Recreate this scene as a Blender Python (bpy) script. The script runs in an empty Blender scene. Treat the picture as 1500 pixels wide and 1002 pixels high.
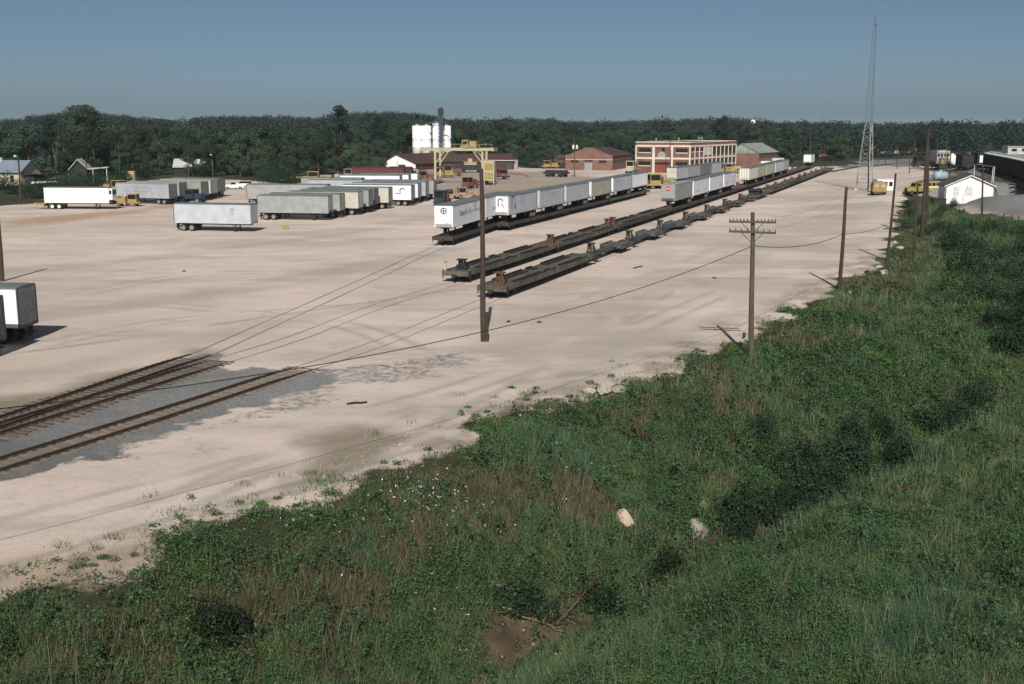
import bpy, bmesh, math, random
import numpy as np
from mathutils import Vector, Matrix
random.seed(7); RNG = np.random.default_rng(11)
SC = bpy.context.scene; COL = SC.collection
R = math.radians
# ------------------------------------------------------------------ camera model (photo pixels 1500x1002)
F = 1650.0; CH = 15.0; PITCH = math.atan((501-185)/F)
CP, SP = math.cos(PITCH), math.sin(PITCH)
def P(x, y, z=0.0):
    u = (x-750)/F; v = -(y-501)/F
    d = (u, CP+v*SP, -SP+v*CP); t = (z-CH)/d[2]
    return d[0]*t, d[1]*t
def sstep(a, b, x):
    t = np.clip((x-a)/(b-a), 0, 1); return t*t*(3-2*t)
def pts(*l): return [P(*q) for q in l]
# ------------------------------------------------------------------ noise / polygons (numpy)
_T = {}
def vnoise(x, y, s=1.0, seed=0):
    x = np.asarray(x, float)/s; y = np.asarray(y, float)/s
    if seed not in _T: _T[seed] = np.random.default_rng(seed+100).random((128, 128))
    T = _T[seed]; xi = np.floor(x).astype(int); yi = np.floor(y).astype(int)
    fx = x-xi; fy = y-yi; fx = fx*fx*(3-2*fx); fy = fy*fy*(3-2*fy)
    g = lambda i, j: T[(xi+i) % 128, (yi+j) % 128]
    return (g(0,0)*(1-fx)+g(1,0)*fx)*(1-fy)+(g(0,1)*(1-fx)+g(1,1)*fx)*fy
def fbm(x, y, s, seed=0):
    return (vnoise(x,y,s,seed)+.5*vnoise(x,y,s*.5,seed+1)+.25*vnoise(x,y,s*.25,seed+2))/1.75
def segdist(X, Y, poly, closed=False):
    n = len(poly); D = np.full(np.shape(X), 1e9)
    for i in range(n if closed else n-1):
        ax, ay = poly[i]; bx, by = poly[(i+1) % n]
        dx, dy = bx-ax, by-ay; L = dx*dx+dy*dy+1e-9
        t = np.clip(((X-ax)*dx+(Y-ay)*dy)/L, 0, 1)
        D = np.minimum(D, np.hypot(X-ax-t*dx, Y-ay-t*dy))
    return D
def inside(X, Y, poly):
    c = np.zeros(np.shape(X), bool); n = len(poly)
    for i in range(n):
        ax, ay = poly[i]; bx, by = poly[(i+1) % n]
        k = ((ay > Y) != (by > Y)) & (X < (bx-ax)*(Y-ay)/((by-ay) if by != ay else 1e-9)+ax)
        c ^= k
    return c
def sdist(X, Y, poly):
    d = segdist(X, Y, poly, True); return np.where(inside(X, Y, poly), d, -d)
# ------------------------------------------------------------------ terrain
EDGE = [(-40,-5),(-24,16)]+pts((0,905),(190,820),(400,742),(560,690),(650,655),(740,612),(850,572),(980,545),(1080,500),(1200,430),(1290,375),(1308,330),(1316,300),(1330,289),(1372,290),(1398,304),(1430,315),(1500,322))
EDGE += [(150,182)]
BANK = EDGE+[(230,120),(230,-60),(-40,-60)]
DITCH = [(-20,8)]+[P(x,y,-4.4) for x,y in ((700,1000),(770,960),(850,915),(940,878),(1050,800),(1150,765),(1300,690),(1350,655),(1440,590),(1500,560))]+[(80,110)]
ZD = -4.6
def rise(X, Y):
    u = (X+39.3-.379*Y)*.935-2
    return 3.6*sstep(12, 52, u)*sstep(165, 225, Y)
PADS = []
def H(X, Y):
    X = np.asarray(X, float); Y = np.asarray(Y, float)
    d = sdist(X, Y, BANK); dc = np.maximum(segdist(X, Y, DITCH)+(fbm(X, Y, 3.0, 71)-.5)*1.7, 0)
    side = inside(X, Y, DITCH+[(150,-60),(-40,-60)])
    t = np.clip(d, 0, None)/(np.clip(d, 0, None)+dc+.01)
    prof = .25*t+.75*t**2.2
    z1 = ZD*prof*sstep(210, 120, Y)
    z2 = ZD+2.3*sstep(.3, 6.5, dc)+.12*np.clip(dc-3, 0, 14)
    z = np.where(side, z2, z1)
    b = (fbm(X, Y, 5.0, 3)-.5)*2.1+(fbm(X, Y, 1.7, 8)-.5)*.8
    z = np.where(d > 0, z+b*sstep(.5, 5, d)*sstep(190, 130, Y)*sstep(0, 1.2, dc), z+(fbm(X, Y, 9, 5)-.5)*.06)
    z = z+rise(X, Y)*sstep(2, -4, d)
    for px_, py_, pz_, r0, r1 in PADS: k = sstep(r1, r0, np.hypot(X-px_, Y-py_)); z = z*(1-k)+pz_*k
    return z
def G(x, y):
    z = 0.0
    for _ in range(40):
        X, Y = P(x, y, z); z2 = float(H(np.array([X]), np.array([Y]))[0])
        z = z+(z2-z)*.5
    X, Y = P(x, y, z); return Vector((X, Y, z))
_h = G(1385,298); PADS.append((_h.x+4, _h.y+3, _h.z, 9, 17)); HUT0 = _h
def gz(X, Y): return float(H(np.array([X]), np.array([Y]))[0])
# ------------------------------------------------------------------ materials
def new_mat(name):
    m = bpy.data.materials.new(name); m.use_nodes = True
    n = m.node_tree; b = n.nodes['Principled BSDF']; return m, n, b
def N(nt, typ, **kw):
    n = nt.nodes.new(typ)
    for k, v in kw.items():
        if k.startswith('_'): setattr(n, k[1:], v)
        else: n.inputs[k.replace('__', ' ')].default_value = v
    return n
def mixc(nt, fac, a, b, blend='MIX'):
    n = nt.nodes.new('ShaderNodeMix'); n.data_type = 'RGBA'; n.blend_type = blend
    for sock, v in ((n.inputs['Factor'], fac), (n.inputs['A'], a), (n.inputs['B'], b)):
        pass
    fs = n.inputs[0]; A = n.inputs[6]; B = n.inputs[7]
    for sock, v in ((fs, fac), (A, a), (B, b)):
        if isinstance(v, bpy.types.NodeSocket): nt.links.new(v, sock)
        elif isinstance(v, (int, float)): sock.default_value = v
        else: sock.default_value = (*v[:3], 1)
    return n.outputs[2]
def mathn(nt, op, a, b=0.5, c=None, clamp=False):
    n = nt.nodes.new('ShaderNodeMath'); n.operation = op; n.use_clamp = clamp
    for i, v in enumerate((a, b, c)):
        if v is None: continue
        if isinstance(v, bpy.types.NodeSocket): nt.links.new(v, n.inputs[i])
        else: n.inputs[i].default_value = v
    return n.outputs[0]
def coords(nt, scale=(1,1,1), rot=(0,0,0), world=False):
    if world: o = nt.nodes.new('ShaderNodeNewGeometry').outputs['Position']
    else: o = nt.nodes.new('ShaderNodeTexCoord').outputs['Object']
    mp = nt.nodes.new('ShaderNodeMapping'); mp.inputs['Scale'].default_value = scale; mp.inputs['Rotation'].default_value = rot
    nt.links.new(o, mp.inputs['Vector']); return mp.outputs['Vector']
def noise(nt, vec, scale, detail=4, rough=.6):
    n = nt.nodes.new('ShaderNodeTexNoise'); n.inputs['Scale'].default_value = scale
    n.inputs['Detail'].default_value = detail; n.inputs['Roughness'].default_value = rough
    nt.links.new(vec, n.inputs['Vector']); return n.outputs['Fac']
def ramp(nt, f, a, b):
    n = nt.nodes.new('ShaderNodeMapRange'); n.inputs['From Min'].default_value = a; n.inputs['From Max'].default_value = b
    n.interpolation_type = 'SMOOTHSTEP'; nt.links.new(f, n.inputs['Value']); return n.outputs['Result']
_M = {}
def M(name, col, rough=.75, var=.18, scale=2.0, metal=0., dirt=0., dcol=(.16,.12,.09), streak=0., spec=.3, bump=0.):
    """weathered surface: blotches, optional rust/dirt patches, optional vertical rain streaks"""
    if name in _M: return _M[name]
    m, nt, b = new_mat(name)
    info = nt.nodes.new('ShaderNodeObjectInfo')
    v = coords(nt); add = nt.nodes.new('ShaderNodeVectorMath'); add.operation = 'ADD'
    rnd = mathn(nt, 'MULTIPLY', info.outputs['Random'], 37.0); nt.links.new(v, add.inputs[0]); nt.links.new(rnd, add.inputs[1]); v = add.outputs[0]
    n1 = noise(nt, v, scale, 5)
    c = mixc(nt, ramp(nt, n1, .25, .75), [x*(1-var) for x in col], [min(1, x*(1+var)) for x in col])
    if dirt: c = mixc(nt, mathn(nt, 'MULTIPLY', ramp(nt, noise(nt, v, scale*.6, 6, .7), .5, .75), dirt), c, dcol)
    if streak:
        mp = nt.nodes.new('ShaderNodeMapping'); mp.inputs['Scale'].default_value = (1.7,1.7,.12); nt.links.new(v, mp.inputs['Vector'])
        c = mixc(nt, mathn(nt, 'MULTIPLY', ramp(nt, noise(nt, mp.outputs[0], 1.6, 5, .7), .42, .8), streak), c, dcol)
    nt.links.new(c, b.inputs['Base Color'])
    b.inputs['Roughness'].default_value = rough; b.inputs['Metallic'].default_value = metal
    b.inputs['Specular IOR Level'].default_value = spec
    if bump:
        bn = nt.nodes.new('ShaderNodeBump'); bn.inputs['Strength'].default_value = bump; bn.inputs['Distance'].default_value = .05
        nt.links.new(noise(nt, v, scale*4, 4), bn.inputs['Height']); nt.links.new(bn.outputs[0], b.inputs['Normal'])
    _M[name] = m; return m
def leafmat(name, c1, c2, c3, big=.12, rough=.65, trans=.25):
    if name in _M: return _M[name]
    m, nt, b = new_mat(name)
    geo = nt.nodes.new('ShaderNodeNewGeometry'); info = nt.nodes.new('ShaderNodeObjectInfo')
    c = mixc(nt, geo.outputs['Random Per Island'], c1, c2)
    c = mixc(nt, ramp(nt, noise(nt, coords(nt, world=True), big, 4), .45, .7), c, c3)
    hsv = nt.nodes.new('ShaderNodeHueSaturation')
    nt.links.new(mathn(nt, 'MULTIPLY_ADD', info.outputs['Random'], .85, .60), hsv.inputs['Value'])
    nt.links.new(mathn(nt, 'MULTIPLY_ADD', info.outputs['Random'], .05, .475), hsv.inputs['Hue'])
    nt.links.new(c, hsv.inputs['Color']); c = hsv.outputs[0]
    nt.links.new(c, b.inputs['Base Color']); b.inputs['Roughness'].default_value = rough
    b.inputs['Specular IOR Level'].default_value = .15
    tr = nt.nodes.new('ShaderNodeBsdfTranslucent'); nt.links.new(c, tr.inputs['Color'])
    mx = nt.nodes.new('ShaderNodeMixShader'); mx.inputs[0].default_value = trans
    nt.links.new(b.outputs[0], mx.inputs[1]); nt.links.new(tr.outputs[0], mx.inputs[2])
    nt.links.new(mx.outputs[0], nt.nodes['Material Output'].inputs['Surface'])
    _M[name] = m; return m
def brickmat(name, col, mortar, scale=6):
    if name in _M: return _M[name]
    m, nt, b = new_mat(name)
    t = nt.nodes.new('ShaderNodeTexBrick'); v = coords(nt, (1,1,1)); 
    sep = nt.nodes.new('ShaderNodeSeparateXYZ'); nt.links.new(v, sep.inputs[0])
    cb = nt.nodes.new('ShaderNodeCombineXYZ'); nt.links.new(mathn(nt, 'ADD', sep.outputs[0], sep.outputs[1]), cb.inputs[0]); nt.links.new(sep.outputs[2], cb.inputs[1])
    nt.links.new(cb.outputs[0], t.inputs['Vector']); t.inputs['Scale'].default_value = scale
    t.inputs['Color1'].default_value = (*[x*.85 for x in col], 1); t.inputs['Color2'].default_value = (*[x*1.12 for x in col], 1); t.inputs['Mortar'].default_value = (*mortar, 1)
    c = mixc(nt, ramp(nt, noise(nt, v, .35, 5), .35, .75), t.outputs['Color'], [x*.7 for x in col])
    nt.links.new(c, b.inputs['Base Color']); b.inputs['Roughness'].default_value = .9; _M[name] = m; return m
# ------------------------------------------------------------------ mesh collector
class MB:
    def __init__(s): s.v = []; s.f = []
    def add(s, vs, fs):
        o = len(s.v); s.v += [tuple(q) for q in vs]; s.f += [tuple(i+o for i in f) for f in fs]; return s
    def box(s, x0, x1, y0, y1, z0, z1, top=1.0, rz=0, at=None):
        cx, cy = (x0+x1)/2, (y0+y1)/2
        vs = [(x0,y0,z0),(x1,y0,z0),(x1,y1,z0),(x0,y1,z0)]+[(cx+(x-cx)*top, cy+(y-cy)*top, z1) for x, y in ((x0,y0),(x1,y0),(x1,y1),(x0,y1))]
        if rz or at:
            m = Matrix.Translation(at or (0,0,0)) @ Matrix.Rotation(rz, 4, 'Z'); vs = [m @ Vector(q) for q in vs]
        return s.add(vs, [(3,2,1,0),(4,5,6,7),(0,1,5,4),(1,2,6,5),(2,3,7,6),(3,0,4,7)])
    def bar(s, a, b, w, h=None):
        a = Vector(a); b = Vector(b); h = h or w; d = (b-a).normalized()
        x = d.cross(Vector((0,0,1)) if abs(d.z) < .98 else Vector((1,0,0))).normalized()*(w/2); y = x.cross(d).normalized()*(h/2)
        vs = [p+i*x+j*y for p in (a, b) for i, j in ((-1,-1),(1,-1),(1,1),(-1,1))]
        return s.add(vs, [(3,2,1,0),(4,5,6,7),(0,1,5,4),(1,2,6,5),(2,3,7,6),(3,0,4,7)])
    def tube(s, path, r, n=8, cap=True):
        path = [Vector(q) for q in path]; rs = r if isinstance(r, (list, tuple)) else [r]*len(path)
        vs = []; fs = []
        for i, q in enumerate(path):
            d = (path[min(i+1, len(path)-1)]-path[max(i-1, 0)]).normalized()
            x = d.cross(Vector((0,0,1)) if abs(d.z) < .95 else Vector((1,0,0))).normalized(); y = x.cross(d)
            for k in range(n):
                a = 2*math.pi*k/n; vs.append(q+(x*math.cos(a)+y*math.sin(a))*rs[i])
        for i in range(len(path)-1):
            for k in range(n):
                k2 = (k+1) % n; fs.append((i*n+k, i*n+k2, (i+1)*n+k2, (i+1)*n+k))
        if cap: fs.append(tuple(range(n))[::-1]); fs.append(tuple(range((len(path)-1)*n, len(path)*n)))
        return s.add(vs, fs)
    def lathe(s, prof, n=20, c=(0,0,0)):
        vs = []; fs = []
        for r, z in prof:
            for k in range(n):
                a = 2*math.pi*k/n; vs.append((c[0]+r*math.cos(a), c[1]+r*math.sin(a), c[2]+z))
        for i in range(len(prof)-1):
            for k in range(n):
                k2 = (k+1) % n; fs.append((i*n+k, i*n+k2, (i+1)*n+k2, (i+1)*n+k))
        fs.append(tuple(range(n))[::-1]); fs.append(tuple(range((len(prof)-1)*n, len(prof)*n)))
        return s.add(vs, fs)
    def prism(s, poly, axis, a, b):
        """polygon (p,q) extruded along axis from a to b"""
        f = {'x': lambda p,q,t: (t,p,q), 'y': lambda p,q,t: (p,t,q), 'z': lambda p,q,t: (p,q,t)}[axis]
        n = len(poly); vs = [f(p,q,a) for p,q in poly]+[f(p,q,b) for p,q in poly]
        return s.add(vs, [tuple(range(n)), tuple(range(2*n-1, n-1, -1))]+[(i, i+n, (i+1) % n+n, (i+1) % n) for i in range(n)])
    def mesh(s, name, mat):
        me = bpy.data.meshes.new(name); me.from_pydata(s.v, [], s.f); me.materials.append(mat)
        bm = bmesh.new(); bm.from_mesh(me); bmesh.ops.recalc_face_normals(bm, faces=bm.faces); bm.to_mesh(me); bm.free()
        return me
    def build(s, name, mat, parent=None, smooth=False, loc=None):
        me = s.mesh(name, mat)
        if smooth:
            for p in me.polygons: p.use_smooth = len(p.vertices) == 4
        return link(name, me, parent, loc)
def link(name, me, parent=None, loc=None, rz=None):
    o = bpy.data.objects.new(name, me); COL.objects.link(o)
    if parent: o.parent = parent
    if loc is not None: o.location = loc
    if rz is not None: o.rotation_euler.z = rz
    return o
def tag(o, label=None, cat=None, group=None, kind=None):
    for k, v in (('label', label), ('category', cat), ('group', group), ('kind', kind)):
        if v: o[k] = v
    return o
def thing(name, label, cat, loc=(0,0,0), rz=0, group=None):
    o = bpy.data.objects.new(name, None); COL.objects.link(o); o.location = loc; o.rotation_euler = (0,0,rz)
    o.empty_display_size = .3
    return tag(o, label, cat, group)
def copy_tree(o, parent=None):
    c = o.copy(); COL.objects.link(c)
    if parent: c.parent = parent
    for ch in list(o.children): copy_tree(ch, c)
    return c
def fastmesh(name, V, k, mat):
    """V: (n,k,3) separate polygons of k corners"""
    n = V.shape[0]; me = bpy.data.meshes.new(name)
    me.vertices.add(n*k); me.vertices.foreach_set('co', V.astype(np.float32).ravel())
    me.loops.add(n*k); me.loops.foreach_set('vertex_index', np.arange(n*k, dtype=np.int32))
    me.polygons.add(n); me.polygons.foreach_set('loop_start', np.arange(0, n*k, k, dtype=np.int32))
    try: me.polygons.foreach_set('loop_total', np.full(n, k, dtype=np.int32))
    except Exception: pass
    me.update(calc_edges=True); me.materials.append(mat); return me
def text_mesh(s, size):
    cu = bpy.data.curves.new('lettering', 'FONT'); cu.body = s; cu.size = size; cu.extrude = .004; cu.align_x = 'CENTER'; cu.align_y = 'CENTER'
    o = bpy.data.objects.new('lettering', cu); COL.objects.link(o)
    dg = bpy.context.evaluated_depsgraph_get(); me = bpy.data.meshes.new_from_object(o.evaluated_get(dg))
    bpy.data.objects.remove(o); return me
# ------------------------------------------------------------------ render, world, sun, camera
SUN_EL = 38.0
SC.view_settings.view_transform = 'Standard'; SC.view_settings.look = 'None'; SC.view_settings.gamma = 1; SC.view_settings.exposure = EXPO = 0.15
w = bpy.data.worlds.new("World"); SC.world = w; w.use_nodes = True
nt = w.node_tree; sky = nt.nodes.new('ShaderNodeTexSky'); sky.sky_type = 'NISHITA'; sky.sun_disc = False
sky.sun_elevation = R(SUN_EL); sky.sun_rotation = R(179); sky.air_density = .38; sky.dust_density = 1.25; sky.ozone_density = 2.2; sky.altitude = 0
bg = nt.nodes['Background']; bg.inputs['Strength'].default_value = .0545
nt.links.new(mixc(nt, 1.0, sky.outputs[0], (1.22,1.225,1.05), 'MULTIPLY'), bg.inputs['Color'])
sl = bpy.data.lights.new('sun', 'SUN'); sl.energy = 4.4; sl.angle = R(.53); sl.color = (1, .95, .88)
so = bpy.data.objects.new('sun', sl); COL.objects.link(so)
e = R(SUN_EL); so.rotation_euler = Vector((.02*math.cos(e), math.cos(e), -math.sin(e))).to_track_quat('-Z', 'Y').to_euler(); so.location = (0,-30,60)
cam = bpy.data.cameras.new('camera'); cam.lens = 36*F/1500; cam.sensor_width = 36; cam.clip_end = 20000; cam.clip_start = .5
co = bpy.data.objects.new('camera', cam); COL.objects.link(co); co.location = (0,0,CH); co.rotation_euler = (math.pi/2-PITCH, 0, 0); SC.camera = co
# ------------------------------------------------------------------ ground sheet
def axis(spec, far0, far1):
    a = [spec[0][0]]
    for lo, hi, st in spec:
        n = max(1, int(round((hi-lo)/st))); a += list(np.linspace(lo, hi, n+1)[1:])
    q = a[-1]; s = 3.0
    while q < far1: q += s; s *= 1.35; a.append(q)
    q = a[0]; s = 3.0; pre = []
    while q > far0: q -= s; s *= 1.35; pre.append(q)
    return np.array(pre[::-1]+a)
gx = axis([(-150,-45,1.5),(-45,-26,.8),(-26,48,.4),(48,160,1.3)], -7000, 7000)
gy = axis([(14,96,.4),(96,180,1.0),(180,420,1.8)], -300, 9000)
GX, GY = np.meshgrid(gx, gy); GX = GX.ravel(); GY = GY.ravel()
GZ = H(GX, GY); MUD = G(778,962)
nx, ny = len(gx), len(gy)
me = bpy.data.meshes.new('ground'); me.vertices.add(nx*ny); me.vertices.foreach_set('co', np.stack([GX, GY, GZ], 1).astype(np.float32).ravel())
ii, jj = np.meshgrid(np.arange(nx-1), np.arange(ny-1)); a = (jj*nx+ii).ravel()
Q = np.stack([a, a+1, a+nx+1, a+nx], 1).astype(np.int32); nf = len(Q)
me.loops.add(nf*4); me.loops.foreach_set('vertex_index', Q.ravel())
me.polygons.add(nf); me.polygons.foreach_set('loop_start', np.arange(0, nf*4, 4, dtype=np.int32))
try: me.polygons.foreach_set('loop_total', np.full(nf, 4, dtype=np.int32))
except Exception: pass
me.polygons.foreach_set('use_smooth', np.ones(nf, bool)); me.update(calc_edges=True)
def wob(amp, s, seed): return (fbm(GX, GY, s, seed)-.5)*2*amp
GRAV = pts((-60,640),(0,606),(120,560),(285,512),(335,519),(412,538),(470,536),(520,533),(530,560),(430,585),(330,614),(200,668),(0,716),(-120,745))
TONG = pts((440,545),(560,528),(640,515),(690,500),(720,512),(650,545),(560,566),(430,600),(300,640),(330,655),(430,640),(240,680),(260,640))
LANES_AND_SHADOW = [(pts((-100,486),(0,470),(200,445),(400,415),(640,370),(770,345)), 2.6, .5), (pts((-100,412),(0,400),(200,380),(420,352),(600,330)), 2.4, .45), (pts((0,521),(200,494),(380,466),(660,425)), .33, .8), (pts((700,530),(900,440),(1080,380),(1240,318)), 3.4, .42), (pts((820,565),(1000,492),(1150,422),(1285,340)), 1.3, .38), (pts((-20,838),(76,811),(188,776),(420,712),(665,644),(737,612)), .28, .8), (pts((300,360),(640,318),(980,330)), 2.2, .3), (pts((760,470),(960,400),(1130,330),(1240,270)), 1.0, .35), (pts((0,560),(180,520),(420,470),(640,430)), 1.6, .3)]  # worn lanes; the thinnest entry paints the low cable's shadow into the sand
BAND = pts((-60,620),(0,585),(100,560),(240,535),(285,512),(335,524),(250,560),(0,650))
STAIN = pts((430,690),(455,640),(520,628),(600,640),(560,662),(500,690),(440,720))
VEGL = [P(-500,325), P(0,304), P(70,298), P(130,276), P(180,268), P(250,263), P(345,264), P(430,270), P(520,250), P(640,232), P(-500,215)]
VEGC = [P(640,232), P(760,247), P(840,248), P(930,245), P(1110,243), P(1170,245), P(1240,243), P(1320,228), P(1320,196), (-900,3000), P(-500,205), P(600,226)]
MOW = pts((400,262),(520,252),(640,246),(760,250),(830,252),(930,268),(800,285),(720,292),(650,290),(600,280))
YR = pts((1225,247),(1300,243),(1370,250),(1372,262),(1330,289),(1372,290),(1398,304),(1430,315),(1500,322))+[(160,180),(600,300),(900,2500)]+pts((1330,200),(1290,222))
RED = pts((0,335),(100,322),(250,306),(250,300),(170,309),(0,324))
m_veg = np.maximum(sstep(-1.0, 1.6, sdist(GX, GY, BANK)+wob(2.6, 4, 21)), sstep(-2, 4, sdist(GX, GY, VEGL)+wob(5, 12, 22)))
m_veg = np.maximum(m_veg, sstep(-3, 6, sdist(GX, GY, VEGC)+wob(8, 20, 23)))
m_veg = np.maximum(m_veg, sstep(480, 560, GY)*(GX < 1e6)); m_veg = np.maximum(m_veg, .42*sstep(-5, -.5, sdist(GX, GY, BANK)+wob(2.5, 3, 45))*sstep(.42, .62, fbm(GX, GY, 2.2, 46)))
m_veg = np.maximum(m_veg, sstep(200, 260, -GX))
m_grav = np.maximum(np.maximum(sstep(-1.3, 1.6, sdist(GX, GY, GRAV)-1.1+wob(2.4, 2.0, 24)), .50*sstep(-1.6, 2.0, sdist(GX, GY, TONG)+wob(3.4, 2.4, 34))), sstep(-4, 4, sdist(GX, GY, YR)+wob(4, 14, 25)))
m_dirt = np.maximum.reduce([sstep(-1, 2.0, sdist(GX, GY, STAIN)+wob(2.5, 3.5, 26))*.8, sstep(-1.5, 1.5, sdist(GX, GY, BAND)+wob(2, 4, 27))*.9, sstep(-3, 3, sdist(GX, GY, pts((1325,286),(1372,289),(1398,303),(1430,314),(1510,324),(1560,300),(1460,296),(1385,292)))+wob(3, 6, 66)), np.where(GY < 140, .55*sstep(-4.5, -1.2, sdist(GX, GY, BANK)+wob(2.4, 3, 62))*sstep(.38, .6, fbm(GX, GY, 1.8, 63)), 0), sstep(-4, 8, sdist(GX, GY, MOW)+wob(8, 14, 28))*.6])
m_red = np.maximum(.75*sstep(-1.2, 1.5, sdist(GX, GY, pts((-40,850),(60,815),(190,782),(300,752),(330,770),(200,830),(110,905),(0,940),(-60,960)))+wob(1.8, 2.5, 47)), sstep(-3, 3, sdist(GX, GY, RED)+wob(4, 9, 29))*.8, .45*sstep(3, -1, np.abs(sdist(GX, GY, BANK)+3))*sstep(75, 40, GY)*sstep(.35, .6, fbm(GX, GY, 5, 30)))
m_wet = np.maximum(.8*sstep(.6, .1, segdist(GX, GY, DITCH)+wob(.9, 3, 31)), sstep(2.9, 1.4, np.hypot(GX-MUD.x, GY-MUD.y)+wob(1.2, 2, 32)))
m_lane_and_shadow = np.zeros_like(GX)
for px_ in (((60,505),(250,470),(470,452),(640,440)),((160,440),(330,455),(520,480),(690,560)),((560,600),(700,560),(850,500),(980,420)),((640,640),(800,550),(960,470),(1130,400)),((250,740),(420,670),(560,640),(700,570)),((120,430),(300,400),(480,400),(600,380)),((760,540),(860,520),(900,470),(870,430)),((20,770),(150,735),(330,690),(470,650))):
    q_ = [Vector(P(*a)) for a in px_]; cv = []
    for i in range(3):
        a_, b_, c_, d_ = q_[max(i-1,0)], q_[i], q_[i+1], q_[min(i+2,3)]
        for k in range(6):
            u = k/6; cv.append(tuple(.5*((2*b_)+(c_-a_)*u+(2*a_-5*b_+4*c_-d_)*u*u+(3*b_-a_-3*c_+d_)*u**3)))
    for o_ in (-1.0, 1.0):
        n0 = [(Vector(cv[min(i+1,len(cv)-1)])-Vector(cv[max(i-1,0)])).normalized() for i in range(len(cv))]; pl = [(p_[0]+d_.y*o_, p_[1]-d_.x*o_) for p_, d_ in zip(cv, n0)]
        m_lane_and_shadow = np.maximum(m_lane_and_shadow, .6*sstep(.5, .15, segdist(GX, GY, pl))*sstep(.25, .6, fbm(GX, GY, 4, 51)))
for pl, wd, st in LANES_AND_SHADOW: m_lane_and_shadow = np.maximum(m_lane_and_shadow, st*sstep(wd*1.5, wd*.4, np.abs(segdist(GX, GY, pl)+(fbm(GX, GY, 6, 41)-.5)*wd*1.2))*sstep(.15, .45, fbm(GX, GY, 7, 42)))
m_lane_and_shadow = np.maximum(m_lane_and_shadow, .52*sstep(-5, 6, sdist(GX, GY, pts((700,520),(830,440),(1090,340),(1225,262),(1300,285),(1296,360),(1200,428),(1075,492),(960,535),(850,560)))+wob(7, 12, 49))*sstep(.2, .6, fbm(GX, GY, 11, 43)))
for nme, arr in (('lane_and_shadow', m_lane_and_shadow), ('veg', m_veg), ('grav', m_grav), ('dirt', m_dirt), ('red', m_red), ('mud', m_wet)):
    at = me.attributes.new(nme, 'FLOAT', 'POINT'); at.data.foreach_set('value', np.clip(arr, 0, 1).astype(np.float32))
m, nt, b = new_mat('ground')
def attr(nt, n):
    x = nt.nodes.new('ShaderNodeAttribute'); x.attribute_name = n; return x.outputs['Fac']
wv = coords(nt, world=True); sv = coords(nt, (.05, .22, 1), (0, 0, R(-62)), world=True)
c = mixc(nt, ramp(nt, noise(nt, wv, .035, 6, .65), .32, .68), (.64,.535,.475), (.48,.41,.355))
c = mixc(nt, mathn(nt, 'MULTIPLY', ramp(nt, noise(nt, sv, 1.0, 6, .62), .48, .76), .45), c, (.37,.335,.295))
sv2 = coords(nt, (.03, .35, 1), (0, 0, R(-74)), world=True)
c = mixc(nt, mathn(nt, 'MULTIPLY', ramp(nt, noise(nt, sv2, 1.0, 5, .65), .5, .78), .6), c, (.63,.545,.495))
c = mixc(nt, mathn(nt, 'MULTIPLY', ramp(nt, noise(nt, wv, .13, 6, .7), .50, .74), .6), c, (.37,.31,.25))
fine = noise(nt, wv, 3.0, 6, .75); c = mixc(nt, mathn(nt, 'MULTIPLY', ramp(nt, fine, .45, .75), .22), c, (.34,.29,.24))
peb = nt.nodes.new('ShaderNodeTexVoronoi'); peb.inputs['Scale'].default_value = 5; nt.links.new(wv, peb.inputs['Vector'])
pb = nt.nodes.new('ShaderNodeSeparateColor'); nt.links.new(peb.outputs['Color'], pb.inputs[0])
c = mixc(nt, mathn(nt, 'MULTIPLY', ramp(nt, pb.outputs[0], .95, .98), .35), c, (.66,.6,.54))
c = mixc(nt, attr(nt, 'lane_and_shadow'), c, (.31,.285,.275))
spot = noise(nt, wv, .33, 7, .78); c = mixc(nt, mathn(nt, 'MULTIPLY', ramp(nt, spot, .62, .72), .55), c, (.24,.21,.175))
blot = noise(nt, coords(nt, (.5,1.6,1), (0,0,R(-60)), world=True), .09, 6, .72); c = mixc(nt, mathn(nt, 'MULTIPLY', ramp(nt, blot, .48, .64), .55), c, (.35,.31,.26))
pale = noise(nt, coords(nt, (.45,1.3,1), (0,0,R(-63)), world=True), .06, 6, .7); c = mixc(nt, mathn(nt, 'MULTIPLY', ramp(nt, pale, .53, .66), .6), c, (.70,.585,.535))
c = mixc(nt, attr(nt, 'red'), c, mixc(nt, ramp(nt, noise(nt, wv, .5, 5), .3, .7), (.42,.29,.19), (.33,.235,.155)))
c = mixc(nt, mathn(nt, 'MULTIPLY', attr(nt, 'dirt'), ramp(nt, noise(nt, wv, .25, 6, .7), .12, .45)), c, mixc(nt, fine, (.15,.128,.09), (.25,.215,.16)))
vo = nt.nodes.new('ShaderNodeTexVoronoi'); vo.inputs['Scale'].default_value = 13; nt.links.new(wv, vo.inputs['Vector'])
vs_ = nt.nodes.new('ShaderNodeSeparateColor'); nt.links.new(vo.outputs['Color'], vs_.inputs[0])
gcol = mixc(nt, vs_.outputs[0], (.135,.142,.142), (.28,.29,.29)); gcol = mixc(nt, ramp(nt, noise(nt, wv, .05, 3), .4, .7), gcol, (.12,.122,.12)); gcol = mixc(nt, mathn(nt, 'MULTIPLY', ramp(nt, noise(nt, wv, .4, 5, .7), .5, .7), .55), gcol, (.33,.28,.24))
ga = mathn(nt, 'ADD', attr(nt, 'grav'), mathn(nt, 'MULTIPLY', mathn(nt, 'SUBTRACT', noise(nt, wv, 1.6, 6, .8), .5), 1.5))
c = mixc(nt, ramp(nt, ga, .35, .65), c, gcol)
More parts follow.
